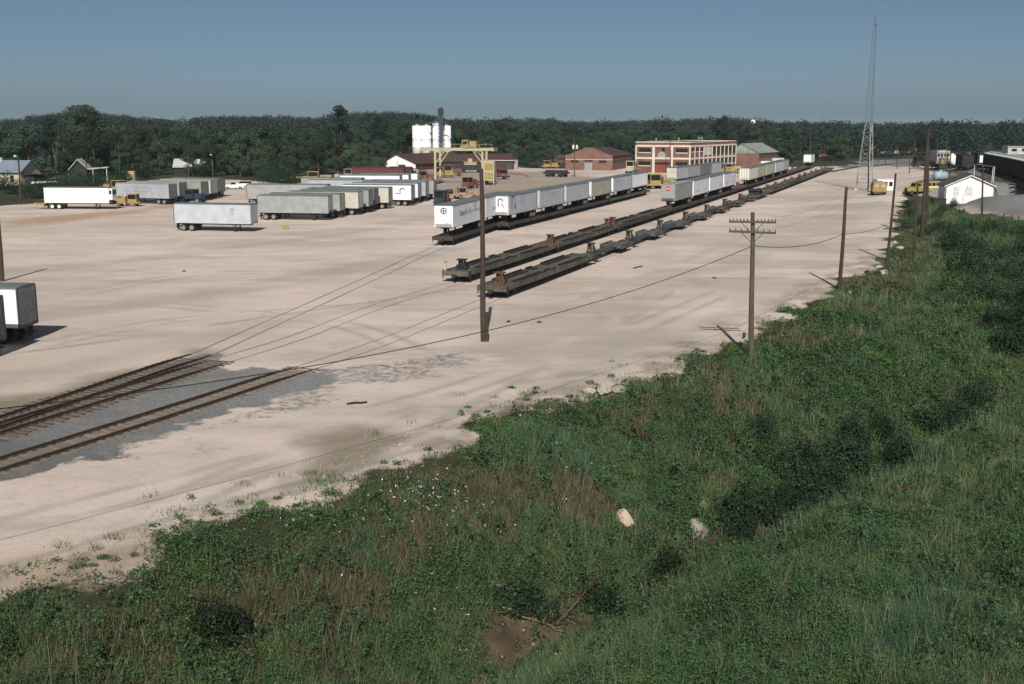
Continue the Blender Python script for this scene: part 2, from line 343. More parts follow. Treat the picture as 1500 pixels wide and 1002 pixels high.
vcol = mixc(nt, ramp(nt, noise(nt, wv, .6, 6, .7), .3, .7), (.022,.032,.015), (.06,.06,.032)); vcol = mixc(nt, mathn(nt, 'MULTIPLY', ramp(nt, noise(nt, wv, .09, 4), .5, .72), .7), vcol, (.095,.08,.042))
va = mathn(nt, 'ADD', attr(nt, 'veg'), mathn(nt, 'MULTIPLY', mathn(nt, 'SUBTRACT', noise(nt, wv, 1.1, 6, .8), .5), 1.1))
c = mixc(nt, ramp(nt, va, .38, .7), c, vcol)
c = mixc(nt, attr(nt, 'mud'), c, mixc(nt, ramp(nt, noise(nt, wv, .8, 5), .3, .7), (.12,.085,.055), (.06,.045,.032)))
nt.links.new(c, b.inputs['Base Color']); b.inputs['Roughness'].default_value = .95; b.inputs['Specular IOR Level'].default_value = .1
bn = nt.nodes.new('ShaderNodeBump'); bn.inputs['Strength'].default_value = .5; bn.inputs['Distance'].default_value = .08
nt.links.new(mathn(nt, 'ADD', fine, noise(nt, wv, 11, 3)), bn.inputs['Height']); nt.links.new(bn.outputs[0], b.inputs['Normal'])
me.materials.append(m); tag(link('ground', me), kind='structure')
# muddy creek water in the ditch
mb = MB(); dl = [Vector((x, y, 0)) for x, y in DITCH]; vs = []; fs = []
for i, q in enumerate(dl):
    d = (dl[min(i+1, len(dl)-1)]-dl[max(i-1, 0)]).normalized(); n_ = Vector((d.y, -d.x, 0))
    for s_ in (-.45, .45): vs.append((q.x+n_.x*s_, q.y+n_.y*s_, ZD+.05))
for i in range(len(dl)-1): fs.append((2*i, 2*i+1, 2*i+3, 2*i+2))
mw, nt_, bw = new_mat('muddy_water'); bw.inputs['Base Color'].default_value = (.035,.02,.012,1); bw.inputs['Roughness'].default_value = .12
tag(mb.add(vs, fs).build('creek_water', mw), kind='structure')
# ------------------------------------------------------------------ railway tracks
RUST = M('rail_steel', (.055,.038,.03), .6, .3, 3); RUSTB = M('worn_rail', (.30,.255,.225), .6, .2, 3)
TIE = M('old_sleeper_wood', (.10,.075,.055), .9, .35, 2, dirt=.5, dcol=(.2,.17,.14)); TIEP = M('pale_sleeper_wood', (.19,.145,.10), .9, .35, 2)
def sample(poly, step):
    out = []; pr = None; acc = 0
    for i in range(len(poly)-1):
        a = Vector(poly[i]); b_ = Vector(poly[i+1]); L = (b_-a).length; d = (b_-a)/L
        while acc < L: out.append((a+d*acc, d)); acc += step
        acc -= L
    return out
def rail_path(mb, poly, off, z=.17, w=.075, h=.16, sink=0):
    s = sample(poly, 2.0); s.append((Vector(poly[-1]), (Vector(poly[-1])-Vector(poly[-2])).normalized()))
    ring = [(-w,0),(w,0),(w*.25,.05),(w*.55,h-.04),(w*.55,h),(-w*.55,h),(-w*.55,h-.04),(-w*.25,.05)]
    vs = []; fs = []; k = len(ring)
    for i, (q, d) in enumerate(s):
        n_ = Vector((d.y, -d.x)); g = sink*max(0, 1-(len(s)-1-i)*2.0/6.0)
        for o_, zz in ring: vs.append((q.x+n_.x*(off+o_), q.y+n_.y*(off+o_), z-h+zz-g))
        if i:
            for j in range(k): fs.append(((i-1)*k+j, (i-1)*k+(j+1) % k, i*k+(j+1) % k, i*k+j))
    fs.append(tuple(range(k))); fs.append(tuple(range((len(s)-1)*k, len(s)*k))); mb.add(vs, fs)
def ballast_track(label, rails_l, ties, group=None):
    """rails_l: list of plan polylines of rail centres; ties: list of (centre, dir, length)"""
    t = thing('railway_track', label, 'track', (0,0,0), 0, group)
    for poly in rails_l:
        mb = MB(); rail_path(mb, poly, 0, z=.20, sink=.17); mb.build('rail', RUST, t)
    me0 = None
    for c_, d, L in ties[:98]:
        if me0 is None: me0 = MB().box(-.5,.5,-.115,.115,-.08,.035).mesh('sleeper', TIEP if 'right' in label else TIE)
        o = link('sleeper', me0, t); o.location = (c_.x, c_.y, random.uniform(-.02,.015)); o.rotation_euler.z = math.atan2(d.y, d.x)-math.pi/2+random.uniform(-.03,.03); o.scale = (L*random.uniform(.95,1.05),1,1)
    return t
def off_line(poly, o):
    out = []
    for i, q in enumerate(poly):
        a = Vector(poly[max(i-1,0)]); b_ = Vector(poly[min(i+1,len(poly)-1)]); d = (b_-a).normalized(); out.append((q[0]+d.y*o, q[1]-d.x*o))
    return out
GA = 1.5
# near track toward the third string: right rail traced from the photo
rA = pts((-150,742),(0,692),(170,638),(330,586),(465,540)); lA = off_line(rA, -GA); cA = off_line(rA, -GA/2)
ballast_track('straight ballasted track nearest the grassy bank with pale sleeper ends right of its rails', [rA, lA], [(c_, d, 2.6) for c_, d in sample(cA, .56)])
# turnout: left rail / right rail pairs
r1 = pts((-150,664),(0,614),(140,567),(281,519)); rP = off_line(r1, GA)
r4 = pts((-150,694),(0,637),(127,598),(230,566),(332,532)); rQ = off_line(r4, -GA)
def clip(l, k): return l[k:]
ties = []
for (c1, d), (c2, d2) in zip(sample(r1, .56), sample(r4, .56)):
    c_ = (c1+c2)/2; ties.append((c_, (d+d2).normalized(), min(4.6, (c1-c2).length+1.1)))
ballast_track('dark turnout where two tracks fork on the grey ballast further from the bank', [r1, r4, rP, rQ[1:]], ties)
# leads sunk in the sand
def sunken(label, polyc, w=.05, group='rails sunk flush in the sandy yard'):
    t = thing('sunken_track', label, 'track', group=group)
    for s_ in (-GA/2, GA/2):
        mb = MB(); rail_path(mb, polyc, s_, z=.025, w=.045, h=.025); mb.build('rail', RUSTB, t)
# ------------------------------------------------------------------ trailers
WHITE = M('white_trailer_paint', (.66,.68,.73), .45, .06, .8, dirt=.25, dcol=(.5,.47,.42), streak=.35)
BRIGHT = M('bright_white_paint', (.84,.84,.84), .4, .05, .8, dirt=.15, streak=.3, dcol=(.55,.52,.48))
PSILV = M('pale_silver_panel', (.50,.53,.585), .42, .1, .7, metal=.15, dirt=.3, dcol=(.40,.38,.36), streak=.4)
SILVER = M('silver_aluminium_panel', (.42,.45,.50), .42, .12, .7, metal=.25, dirt=.3, dcol=(.36,.35,.33), streak=.4)
GREYT = M('grey_trailer_paint', (.29,.30,.30), .6, .14, .8, dirt=.35, dcol=(.22,.21,.19), streak=.35)
DGREY = M('dark_grey_trailer_paint', (.15,.165,.155), .65, .15, .8, dirt=.35, dcol=(.12,.10,.08), streak=.3)
OLIVE = M('olive_silver_panel', (.36,.355,.29), .5, .16, .6, metal=.2, dirt=.5, dcol=(.22,.2,.15), streak=.5)
CREAM = M('cream_trailer_paint', (.50,.475,.41), .6, .1, .8, streak=.5, dcol=(.4,.36,.28))
ROOF = M('dull_trailer_roof', (.13,.155,.155), .6, .22, .5, dirt=.5, dcol=(.11,.12,.12))
UNDER = M('black_underframe', (.025,.024,.023), .8, .3, 2, dirt=.4, dcol=(.06,.045,.035))
TYRE = M('tyre_rubber', (.03,.029,.028), .9, .2, 3, dirt=.5, dcol=(.09,.08,.065)); RIM = M('wheel_rim', (.26,.25,.235), .6, .2, 3, dirt=.5, dcol=(.2,.15,.1))
RIMW = M('white_wheel_rim', (.75,.74,.72), .5, .1, 3)
TRIM = M('dark_trailer_trim', (.07,.08,.085), .6, .2, 2); BLUEINK = M('navy_lettering', (.085,.105,.19), .6, .15, 2); GREYINK = M('grey_lettering', (.2,.22,.24), .6, .2, 2)
REDINK = M('red_lettering', (.50,.05,.06), .6, .15, 2); WINK = M('white_lettering', (.8,.78,.76), .6, .1, 2); GLASS = M('dark_window_glass', (.012,.014,.016), .35, .2, 2, spec=.2)
RUSTR = M('rust_red_steel', (.11,.052,.034), .8, .3, 2.5, dirt=.5, dcol=(.1,.05,.03)); DECK = M('weathered_flatcar_deck', (.088,.080,.070), .85, .3, .7, dirt=.6, dcol=(.15,.125,.10))
SILL = M('dirty_flatcar_sill', (.085,.078,.058), .85, .35, .6, dirt=.7, dcol=(.17,.155,.11)); SILLB = M('dark_brown_sill', (.05,.04,.032), .85, .3, .6, dirt=.5, dcol=(.1,.08,.06)); BLUED = M('slate_blue_deck', (.055,.068,.078), .8, .25, .7, dirt=.5, dcol=(.08,.075,.07))
YEL = M('faded_yellow_paint', (.30,.23,.085), .65, .2, 1.2, dirt=.5, dcol=(.25,.17,.08), streak=.3); PYEL = M('pale_yellow_paint', (.40,.37,.26), .65, .15, 1.2, dirt=.4, dcol=(.3,.22,.12), streak=.3)
ORA = M('rusty_orange_paint', (.16,.08,.055), .7, .25, 1.2, dirt=.55, dcol=(.16,.08,.05)); PINKO = M('faded_salmon_paint', (.33,.21,.155), .7, .2, 1.2, dirt=.4, dcol=(.25,.14,.1))
_mc = {}
def shared(key, fn, mat):
    if (key, mat.name) not in _mc: _mc[(key, mat.name)] = fn().mesh(key, mat)
    return _mc[(key, mat.name)]
def wheel_pair(t, x, y, r=.5, rim=None, wdt=.5):
    """dual road wheel: tyre with tread shoulder and a dished rim"""
    def ty():
        m = MB(); pr = [(r*.62,-wdt/2),(r*.93,-wdt/2),(r,-wdt/2+.06),(r,-.03),(r*.93,0),(r,.03),(r,wdt/2-.06),(r*.93,wdt/2),(r*.62,wdt/2)]
        m.lathe(pr, 18); m.v = [(q[0], q[2], q[1]) for q in m.v]; return m
    def ri():
        m = MB(); pr = [(r*.6,-wdt/2-.005),(r*.52,-wdt/2+.07),(r*.25,-wdt/2+.02),(.09,-wdt/2-.06),(.09,wdt/2+.06),(r*.25,wdt/2-.02),(r*.52,wdt/2-.07),(r*.6,wdt/2+.005)]
        m.lathe(pr, 16); m.v = [(q[0], q[2], q[1]) for q in m.v]; return m
    o = link('wheel', shared('tyre%.2f%.2f' % (r, wdt), ty, TYRE), t, (x, y, r)); o.name = 'wheel'
    q = link('rim', shared('rim%.2f%.2f' % (r, wdt), ri, rim or RIM), o); return o
def glyphs(n, w, h, seed, gap=.25):
    """a line of lettering too small to read in the photo: irregular upright strokes in an x-z plane"""
    rr = random.Random(seed); m = MB(); x = -w/2; cw = w/n
    for i in range(n):
        if rr.random() < .12 and 0 < i < n-1: x += cw; continue
        k = rr.choice((0,1,2,3)); a = x+cw*.08; b_ = x+cw*(1-gap); t = cw*.2
        m.box(a, a+t, -.006, 0, -h/2, h/2)
        if k in (0,1): m.box(b_-t, b_, -.006, 0, -h/2, h/2*rr.choice((1,.1)))
        if k in (0,2): m.box(a+t, b_-t*(k == 0), -.006, 0, h/2-h*.16, h/2)
        if k in (1,2): m.box(a+t, b_-t*(k == 1), -.006, 0, -.08*h, .08*h)
        if k == 3: m.box(a+t, b_, -.006, 0, -h/2, -h/2+h*.16)
        x += cw
    return m
def trailer(label, loc, yaw, L=13.0, side=SILVER, nose=None, roof=None, ribs=True, group=None, gear='down', rim=None, h=2.75, rear=None, doorcol=None, nosemark=True, marker=True, chassis=None, zf=1.28):
    """box trailer: nose at local -X, doors at +X, its right side (seen from behind) at -Y"""
    t = thing('box_trailer', label, 'trailer', loc, yaw, group); W = 1.22; x0, x1 = -L/2, L/2; z0, z1 = zf, zf+h
    nose = nose or side; roof = roof or ROOF; rear = rear or side
    m = MB(); m.box(x0+.04, x1-.06, -W, W, z0, z1-.03)
    if ribs:
        n = int(L/.61); 
        for i in range(1, n):
            x = x0+i*L/n
            for s_ in (-1, 1): m.box(x-.03, x+.03, s_*W-(.02 if s_ < 0 else 0), s_*W+(.02 if s_ > 0 else 0), z0+.18, z1-.16)
    else:
        for i in range(1, 4):
            x = x0+i*L/4
            for s_ in (-1, 1): m.box(x-.02, x+.02, s_*W-(.008 if s_ < 0 else 0), s_*W+(.008 if s_ > 0 else 0), z0+.18, z1-.16)
    for s_ in (-1, 1): m.box(x0+.02, x1-.02, s_*W-(.035 if s_ < 0 else .0), s_*W+(.035 if s_ > 0 else .0), z0-.10, z0+.16)
    m.build('body', side, t)
    r = MB(); r.box(x0-.01, x1+.01, -W-.045, W+.045, z1-.12, z1-.005); n = 9
    r.add([(x, y, z1-.006+.035*(1-abs(y)/W)) for x in (x0, x1) for y in (-W, 0, W)], [(0,1,4,3),(1,2,5,4)]); r.build('roof', roof, t)
    m = MB(); m.box(x0-.025, x0+.035, -W+.03, W-.03, z0+.02, z1-.13); 
    for s_ in (-1, 1): m.tube([(x0+.02, s_*(W-.06), z0-.05), (x0+.02, s_*(W-.06), z1-.13)], .085, 8)
    m.build('nose_panel', nose, t)
    if nosemark:
        m = MB(); m.box(x0-.045, x0-.028, -W+.12, W-.12, z0-.08, z0+.34); m.box(x0-.09, x0-.046, -.55, -.15, z0+.1, z0+.4); m.box(x0-.08, x0-.046, .3, .5, z0+.1, z0+.32); m.build('nose_band', GREYT if nose is not GREYT else TRIM, t)
    for s_ in (-1, 1):
        m = MB(); y0, y1 = (-W+.07, -.015) if s_ < 0 else (.015, W-.07); m.box(x1-.058, x1+.0, y0, y1, z0+.06, z1-.16); d = m.build('door', doorcol or rear, t)
        m = MB()
        for k in (.3, .72):
            yy = y0+(y1-y0)*k; m.tube([(x1+.03, yy, z0+.02), (x1+.03, yy, z1-.13)], .022, 6); m.box(x1+.0, x1+.05, yy-.09, yy+.05, z0+.9, z0+1.0)
        m.build('lock_rod', TRIM, d)
    m = MB()
    for s_ in (-1, 1): m.box(x1-.06, x1+.03, s_*W-.06, s_*W+.06, z0-.02, z1-.125)
    m.box(x1-.06, x1+.04, -W-.05, W+.05, z0-.14, z0+.05); m.build('rear_frame', TRIM if rear is not BRIGHT else WHITE, t)
    m = MB()
    for s_ in (-.42, .42): m.box(x0+.4, x1-.2, s_-.06, s_+.06, z0-.32, z0-.1)
    for i in range(10): xx = x0+.6+i*(L-1)/9.5; m.box(xx-.05, xx+.05, -W+.05, W-.05, z0-.2, z0-.1)
    m.box(x1-3.6, x1-.9, -.5, .5, z0-.5, z0-.3)
    for xx in (x1-1.35, x1-2.65): m.tube([(xx, -1.0, .5), (xx, 1.0, .5)], .08, 8); m.box(xx-.4, xx+.4, -.55, -.45, .52, z0-.1); m.box(xx-.4, xx+.4, .45, .55, .52, z0-.1)
    m.box(x1-.12, x1-.02, -1.0, 1.0, .52, .64); m.box(x1-.1, x1-.04, -.6, -.5, .6, z0-.1); m.box(x1-.1, x1-.04, .5, .6, .6, z0-.1)
    m.build('underframe', chassis or UNDER, t)
    for xx in (x1-1.35, x1-2.65):
        for s_ in (-1, 1): wheel_pair(t, xx, s_*.93, rim=rim)
    gz0 = .02 if gear == 'down' else .5
    for s_ in (-1, 1):
        m = MB(); xx = x0+2.6; m.box(xx-.07, xx+.07, s_*.75-.07, s_*.75+.07, gz0+.05, z0-.1); m.box(xx-.16, xx+.16, s_*.75-.16, s_*.75+.16, gz0, gz0+.06); m.bar((xx+.02, s_*.75, gz0+.35), (xx+.75, s_*.5, z0-.15), .05)
        if s_ < 0: m.bar((xx, -.7, gz0+.4), (xx, .7, gz0+.4), .05)
        m.build('landing_leg', UNDER, t)
    for s_ in (-1, 1):
        m = MB(); m.box(x1-.5, x1-.47, s_*.93-.3, s_*.93+.3, .22, z0-.12); m.build('mud_flap', UNDER, t)
    if marker:
        m = MB()
        for xx in (x0+.5, 0, x1-.5): m.box(xx-.08, xx+.08, -W-.05, -W-.03, z0-.02, z0+.07)
        m.build('marker_light', REDINK, t)
    return t
def on_side(t, mb_or_me, mat, x, z, name='lettering', y=-1.245, on='side'):
    """put a mark drawn in the x-z plane on the right side, or on the nose"""
    if isinstance(mb_or_me, MB): me = mb_or_me.mesh(name, mat)
    else: me = mb_or_me; me.materials.clear(); me.materials.append(mat)
    o = link(name, me, t)
    if on == 'side': o.location = (x, y, z)
    return o
def nose_xf(o, L, yc, z, flat=False):
    o.location = (-L/2-.03, yc, z); o.rotation_euler = (R(90) if flat else 0, 0, R(-90)); return o
def ring(r0, r1, n=28, a0=0, a1=360, th=.01):
    m = MB(); k = n if a1-a0 >= 360 else n+1; vs = []; fs = []
    for i in range(k):
        a = R(a0+(a1-a0)*i/n)
        for r in (r0, r1):
            for y in (0, -th): vs.append((r*math.cos(a), y, r*math.sin(a)))
    for i in range(n):
        j = (i+1) % k; a = i*4; b_ = j*4
        fs += [(a+1, a+3, b_+3, b_+1), (a+3, a+2, b_+2, b_+3), (a, a+1, b_+1, b_), (a+2, a, b_, b_+2)]
    return m.add(vs, fs)
def rot_text(me, up=True):
    me.transform(Matrix.Rotation(R(90), 4, 'X')); return me
def heading(dx, dy): return math.atan2(dy, dx)
# ------------------------------------------------------------------ flatcars
def hitch(t, x, z, mat=RUSTR, h=1.0):
    m = MB()
    for s_ in (-1, 1):
        m.bar((x-.05, s_*.34, z), (x, s_*.27, z+h), .15, .16); m.bar((x+1.0, s_*.32, z+.05), (x+.08, s_*.24, z+h-.08), .12)
    m.box(x-.33, x+.33, -.46, .46, z+h-.04, z+h+.09); m.box(x-.36, x+.2, -.5, .5, z+.012, z+.16); m.bar((x-.03, -.4, z+.45), (x-.03, .4, z+.45), .1); m.box(x-.05,x+.05,-.12,.12,z+.1,z+h)
    return m.build('hitch', mat, t)
def bogie(t, x, zr=.0):
    m = MB()
    for s_ in (-1, 1):
        m.prism([(x-1.15,.34),(x-.85,.58),(x-.4,.48),(x-.3,.30),(x+.3,.30),(x+.4,.48),(x+.85,.58),(x+1.15,.34),(x+1.1,.62),(x+.5,.78),(x-.5,.78),(x-1.1,.62)], 'y', s_*1.02-.07, s_*1.02+.07)
    m.box(x-.22, x+.22, -1.05, 1.05, .5, .72); o = m.build('bogie', UNDER, t)
    for dx in (-.86, .86):
        def wh():
            k = MB()
            for s_ in (-1, 1):
                q = MB(); q.lathe([(.40,-.075),(.44,-.07),(.44,-.045),(.41,-.04),(.40,.07),(.3,.075)], 16); k.add([(a, s_*(.75+c_), b_) for a, b_, c_ in q.v], q.f)
            k.tube([(0,-.8,0),(0,.8,0)], .08, 8); return k
        link('wheelset', shared('wheelset', wh, RUST), o, (x+dx, 0, .44))
def flatcar(label, loc, yaw, L=27.0, hitches=(.06, .53), sill=SILL, deckm=DECK, group=None, plates=True, hmat=None, brake=False, fish=.42):
    """intermodal flatcar standing on the rail; near end at local x=0, runs along +X"""
    t = thing('flatcar', label, 'flatcar', loc, yaw, group); zd = 1.04; W = 1.36
    m = MB(); m.box(.15, L-.15, -W+.02, W-.02, zd-.14, zd); 
    for i in range(1, int(L/1.4)): m.box(i*1.4-.03, i*1.4+.03, -.5, .5, zd, zd+.012)
    m.build('deck', deckm, t)
    for s_ in (-1, 1):
        m = MB(); ya, yb = sorted((s_*W, s_*(W-.13)))
        m.prism([(.0,zd+.1),(.0,zd-.34),(4.0,zd-.36),(6.5,zd-fish),(L-6.5,zd-fish),(L-4.0,zd-.36),(L,zd-.34),(L,zd+.1)], 'y', ya, yb)
        for i in range(int(L/1.9)):
            x = 1+i*1.9; m.box(x-.05, x+.05, min(s_*W, s_*(W+.05)), max(s_*W, s_*(W+.05)), zd-.32, zd+.06)
        m.build('side_sill', sill, t)
    m = MB(); m.prism([(.3,zd-.14),(.3,zd-.45),(5,zd-.8),(L-5,zd-.8),(L-.3,zd-.45),(L-.3,zd-.14)], 'y', -.3, .3); m.build('centre_sill', UNDER, t)
    if plates:
        for s_ in (-1, 1):
            m = MB()
            for a, b_ in ((.12,.40),(.44,.50),(.6,.88)): m.box(L*a, L*b_, s_*1.0-.27, s_*1.0+.27, zd, zd+.05); m.box(L*a, L*b_, s_*1.29-.06, s_*1.29+.06, zd+.051, zd+.24); m.box(L*a, L*b_, s_*.62-.05, s_*.62+.05, zd+.005, zd+.12)
            m.build('wheel_runway', UNDER, t)
    for xx in (0, L):
        m = MB(); s_ = -1 if xx == 0 else 1; m.box(min(xx, xx+s_*.06), max(xx, xx+s_*.06), -W, W, zd-.42, zd+.06); m.build('end_sill', YEL if (brake and xx == 0) and False else sill, t)
        m = MB(); m.box(min(xx, xx+s_*.5), max(xx, xx+s_*.5), -.12, .12, .55, .78); m.box(min(xx+s_*.42, xx+s_*.62), max(xx+s_*.42, xx+s_*.62), -.22, .16, .5, .83); m.build('coupler', UNDER, t)
    for xx in (2.6, L-2.6): bogie(t, xx)
    for f in hitches: hitch(t, L*f, zd, hmat or random.choice((RUSTR, RUSTR, UNDER)))
    if brake:
        m = MB(); m.box(-.02,.1,.98,1.12,zd,zd+1.0); m.lathe([(.02,0),(.26,.0),(.26,.04),(.02,.04)], 12, (.04,1.05,zd+1.0)); m.build('brake_post', PYEL, t)
    for xx in (.25, L-.25):
        for s_ in (-1, 1):
            m = MB(); yy = s_*(W+.07); m.box(xx-.2, xx-.16, yy-.02, yy+.02, .35, zd+.1); m.box(xx+.16, xx+.2, yy-.02, yy+.02, .35, zd+.1)
            for z in (.4,.65,.9): m.box(xx-.2, xx+.2, yy-.021, yy+.021, z-.02, z+.02)
            m.build('ladder_step', UNDER, t)
    return t
def spinecar(label, loc, yaw, L=15.0, group=None, beam=BLUED):
    t = thing('spine_car', label, 'spine car', loc, yaw, group); zd = .95
    m = MB(); m.prism([(.0,zd),(.0,zd-.3),(2.5,zd-.45),(L-2.5,zd-.45),(L,zd-.3),(L,zd)], 'y', -.36, .36); m.build('spine_beam', beam, t)
    hitch(t, 1.6, zd, SILLB, 1.05)
    m = MB(); m.box(L-6.2, L-1.2, -1.35, 1.35, zd-.16, zd-.02)
    for s_ in (-1, 1): m.box(L-6.2, L-1.2, s_*1.3-.06, s_*1.3+.06, zd-.4, zd+.14)
    for k in range(5): m.box(L-6+k*1.1, L-5.9+k*1.1, -1.3, 1.3, zd-.02, zd+.03)
    m.build('wheel_platform', SILL if hash(label) % 2 else DECK, t)
    for xx in (1.4, L-2.2):
        m = MB()
        for s_ in (-1, 1): m.box(xx-.7, xx+.7, s_*1.05-.07, s_*1.05+.07, .34, .7); m.box(xx-1.0, xx+1.0, s_*1.05-.05, s_*1.05+.05, .7, .8)
        m.box(xx-.2, xx+.2, -1.0, 1.0, .5, .74); b_ = m.build('axle_frame', UNDER, t)
        def wh():
            k = MB()
            for s_ in (-1, 1):
                q = MB(); q.lathe([(.42,-.075),(.46,-.07),(.46,-.045),(.43,-.04),(.42,.07),(.3,.075)], 16); k.add([(a, s_*(.75+c_), d_) for a, d_, c_ in q.v], q.f)
            k.tube([(0,-.8,0),(0,.8,0)], .08, 8); return k
        link('wheelset', shared('wheelset_big', wh, RUST), b_, (xx, 0, .46))
    for xx, s_ in ((0,-1), (L,1)):
        m = MB(); m.box(min(xx, xx+s_*.45), max(xx, xx+s_*.45), -.13, .13, .55, .8); m.build('coupler', UNDER, t)
    return t
# ------------------------------------------------------------------ the three strings
class Line:
    def __init__(s, a, b, off=1.4):
        A = Vector(P(*a)); B = Vector(P(*b)); s.d = (B-A).normalized(); s.n = Vector((s.d.y, -s.d.x)); s.o = A-s.n*off; s.yaw = math.atan2(s.d.y, s.d.x)
    def at(s, q, z=0): v = s.o+s.d*q; return (v.x, v.y, z)
T1a = Line((668,359), (737,335)); T1 = Line((760,335), (945,287)); T2 = Line((685,416), (1020,304)); T3 = Line((740,440), (1118,291))
ZR = .05; FG = 'flatcars standing on the sunken tracks'
# string one, nearest the parked trailers
flatcar('flatcar at the near end of the left string under two white lettered trailers', T1a.at(-1.2, ZR), T1a.yaw, 31.6, (.05,.53), SILLB, group=FG, plates=False)
for i, (q, L, w_) in enumerate(((-4.2,28.1,'second'), (24.4,30.5,'third'), (55.5,34.5,'last'))):
    flatcar('%s flatcar of the left string, loaded with silver trailers' % w_, T1.at(q+.0, ZR), T1.yaw, L, (.05,.53), SILLB if i != 2 else SILL, group=FG, plates=False)
PG = 'trailers riding on flatcars'; ZD = ZD; zt = ZR+1.04+.02
def on1(q, L, *a, line=T1, **k):
    x, y, _ = line.at(q+L/2); return trailer(*a[:1], (x, y, zt), line.yaw, L, group=PG, gear='up', **k)
t = on1(-.7, 15.4, 'white lettered trailer at the near end of the left string with a round navy emblem', line=T1a, side=WHITE, nose=BRIGHT, ribs=False)
L = 15.4; q_ = nose_xf(on_side(t, ring(.30,.44), BLUEINK, 0, 0, 'emblem'), L, 0, 3.28)
m = MB(); m.box(-.07,.07,-.012,0,-.42,.42); m.box(-.42,.42,-.012,0,-.07,.07); nose_xf(m.build('emblem', BLUEINK, t), L, 0, 3.28)
nose_xf(on_side(t, rot_text(text_mesh('Santa Fe', .30)), GREYINK, 0, 0), L, 0, 2.55); nose_xf(on_side(t, glyphs(4,.5,.26,3), GREYINK, 0, 0), L, 0, 2.15)
nose_xf(on_side(t, glyphs(7,.8,.14,5), GREYINK, 0, 0), L, -.62, 1.75)
on_side(t, rot_text(text_mesh('Santa Fe', 1.05)), BLUEINK, -2.9, 2.75); on_side(t, glyphs(3,.9,.95,8), GREYINK, -.1, 2.85); on_side(t, glyphs(22,5.0,.2,9), GREYINK, 2.9, 2.75); m = MB(); m.box(-.12,.12,-.01,0,-.6,.6); on_side(t, m, BLUEINK, 2.8, 3.3, 'mark')
t = on1(15.2, 15.6, 'second white lettered trailer of the left string, just right of the wooden pole', line=T1a, side=WHITE, nose=BRIGHT, ribs=False)
on_side(t, glyphs(7,1.9,.45,12), GREYINK, 2.2, 2.4); on_side(t, glyphs(7,1.9,.45,13), GREYINK, -3.2, 2.3)
def ribbon(t, x, z, s=1.0, nose=False, L=13):
    m = ring(.38,.62,14,0,180); m.box(-.62,-.38,-.01,0,-1.25,0); m.bar((.5,-.005,0), (.36,-.005,-.6), .26, .01); m.bar((.36,-.005,-.6), (.85,-.005,-1.2), .26, .01)
    o = m.build('emblem', BLUEINK, t); o.scale = (s,1,s)
    if nose: nose_xf(o, L, 0, z)
    else: o.location = (x, -1.25, z)
spec1 = [(-4.2,13.4,SILVER,WHITE,'silver trailer with a big navy ribbon emblem, third in the left string'),
 (10.6,13.2,SILVER,CREAM,'silver trailer with a cream nose, fourth in the left string'),
 (25.2,14.2,SILVER,CREAM,'pale blue-silver trailer with a cream nose, fifth in the left string'),
 (41.3,14.4,OLIVE,WHITE,'drab olive-silver trailer, sixth in the left string'),
 (57.4,15.6,SILVER,BRIGHT,'silver trailer with a bright white nose, seventh in the left string'),
 (74.6,13.6,WHITE,SILVER,'pale trailer at the far end of the left string')]
for i, (q, L, sd, ns, lab) in enumerate(spec1):
    t = on1(q, L, lab, side=sd, nose=ns, roof=ROOF)
    if i == 0: ribbon(t, -4.6, 3.35, 1.15); ribbon(t, 0, 3.2, .65, True, L)
    if i in (1, 4): on_side(t, glyphs(4,1.2,.35,20+i), GREYINK, -4.2 if i == 4 else 1, 3.2)
# string two
cars2 = [(0,27.6,'empty flatcar at the near end of the middle string with a pale brake post'), (28.2,27.4,'empty second flatcar of the middle string between rust-red hitches'), (56.2,35.4,'third flatcar of the middle string, empty, reaching to the grey trailer with a red disc'),
 (92.2,32.2,'flatcar of the middle string under the grey trailer with a red disc'), (125,31.4,'flatcar of the middle string under two white trailers'), (157,18.4,'short empty flatcar of the middle string before the cream ribbed trailer'),
 (176,28.6,'flatcar of the middle string under the cream ribbed trailer'), (205,33,'flatcar of the middle string under olive and pale trailers'), (238.6,32,'middle string flatcar under the last trailer of the loaded block'), (271.2,32,'empty flatcar far along the middle string'), (303.8,30,'flatcar at the far end of the middle string under one lone white trailer')]
for i, (q, L, lab) in enumerate(cars2):
    flatcar(lab, T2.at(q+.3, ZR), T2.yaw, L, ((.06,),(.03,.96),(.03,))[i] if i < 3 else (.06,.53), SILL if i < 2 else SILLB, group=FG, plates=i < 3, brake=i == 0, hmat=(UNDER if i == 0 else RUSTR))
spec2 = [(93.4,14.6,GREYT,GREYT,'grey trailer with a red disc on its nose, first on the middle string',False), (109.2,14.8,WHITE,BRIGHT,'white trailer with a bright white nose, next behind the grey one',False), (125.4,14.6,WHITE,BRIGHT,'white trailer with a bright white nose, second behind the grey one',False), (141.6,13.6,WHITE,BRIGHT,'white trailer in front of the gap before the cream ribbed trailer',False),
 (176.3,13.6,CREAM,CREAM,'cream trailer with a strongly ribbed nose facing the empty gap',True), (191,13.2,OLIVE,OLIVE,'olive trailer just behind the cream ribbed one',True), (205.4,16,OLIVE,CREAM,'olive-silver trailer, third of the far loaded block',True), (222.8,15,SILVER,WHITE,'silver trailer, fourth of the far loaded block',True), (239.2,13.8,GREYT,CREAM,'grey trailer, last of the far loaded block',True), (316.7,13,WHITE,BRIGHT,'lone white trailer at the far end of the middle string',False)]
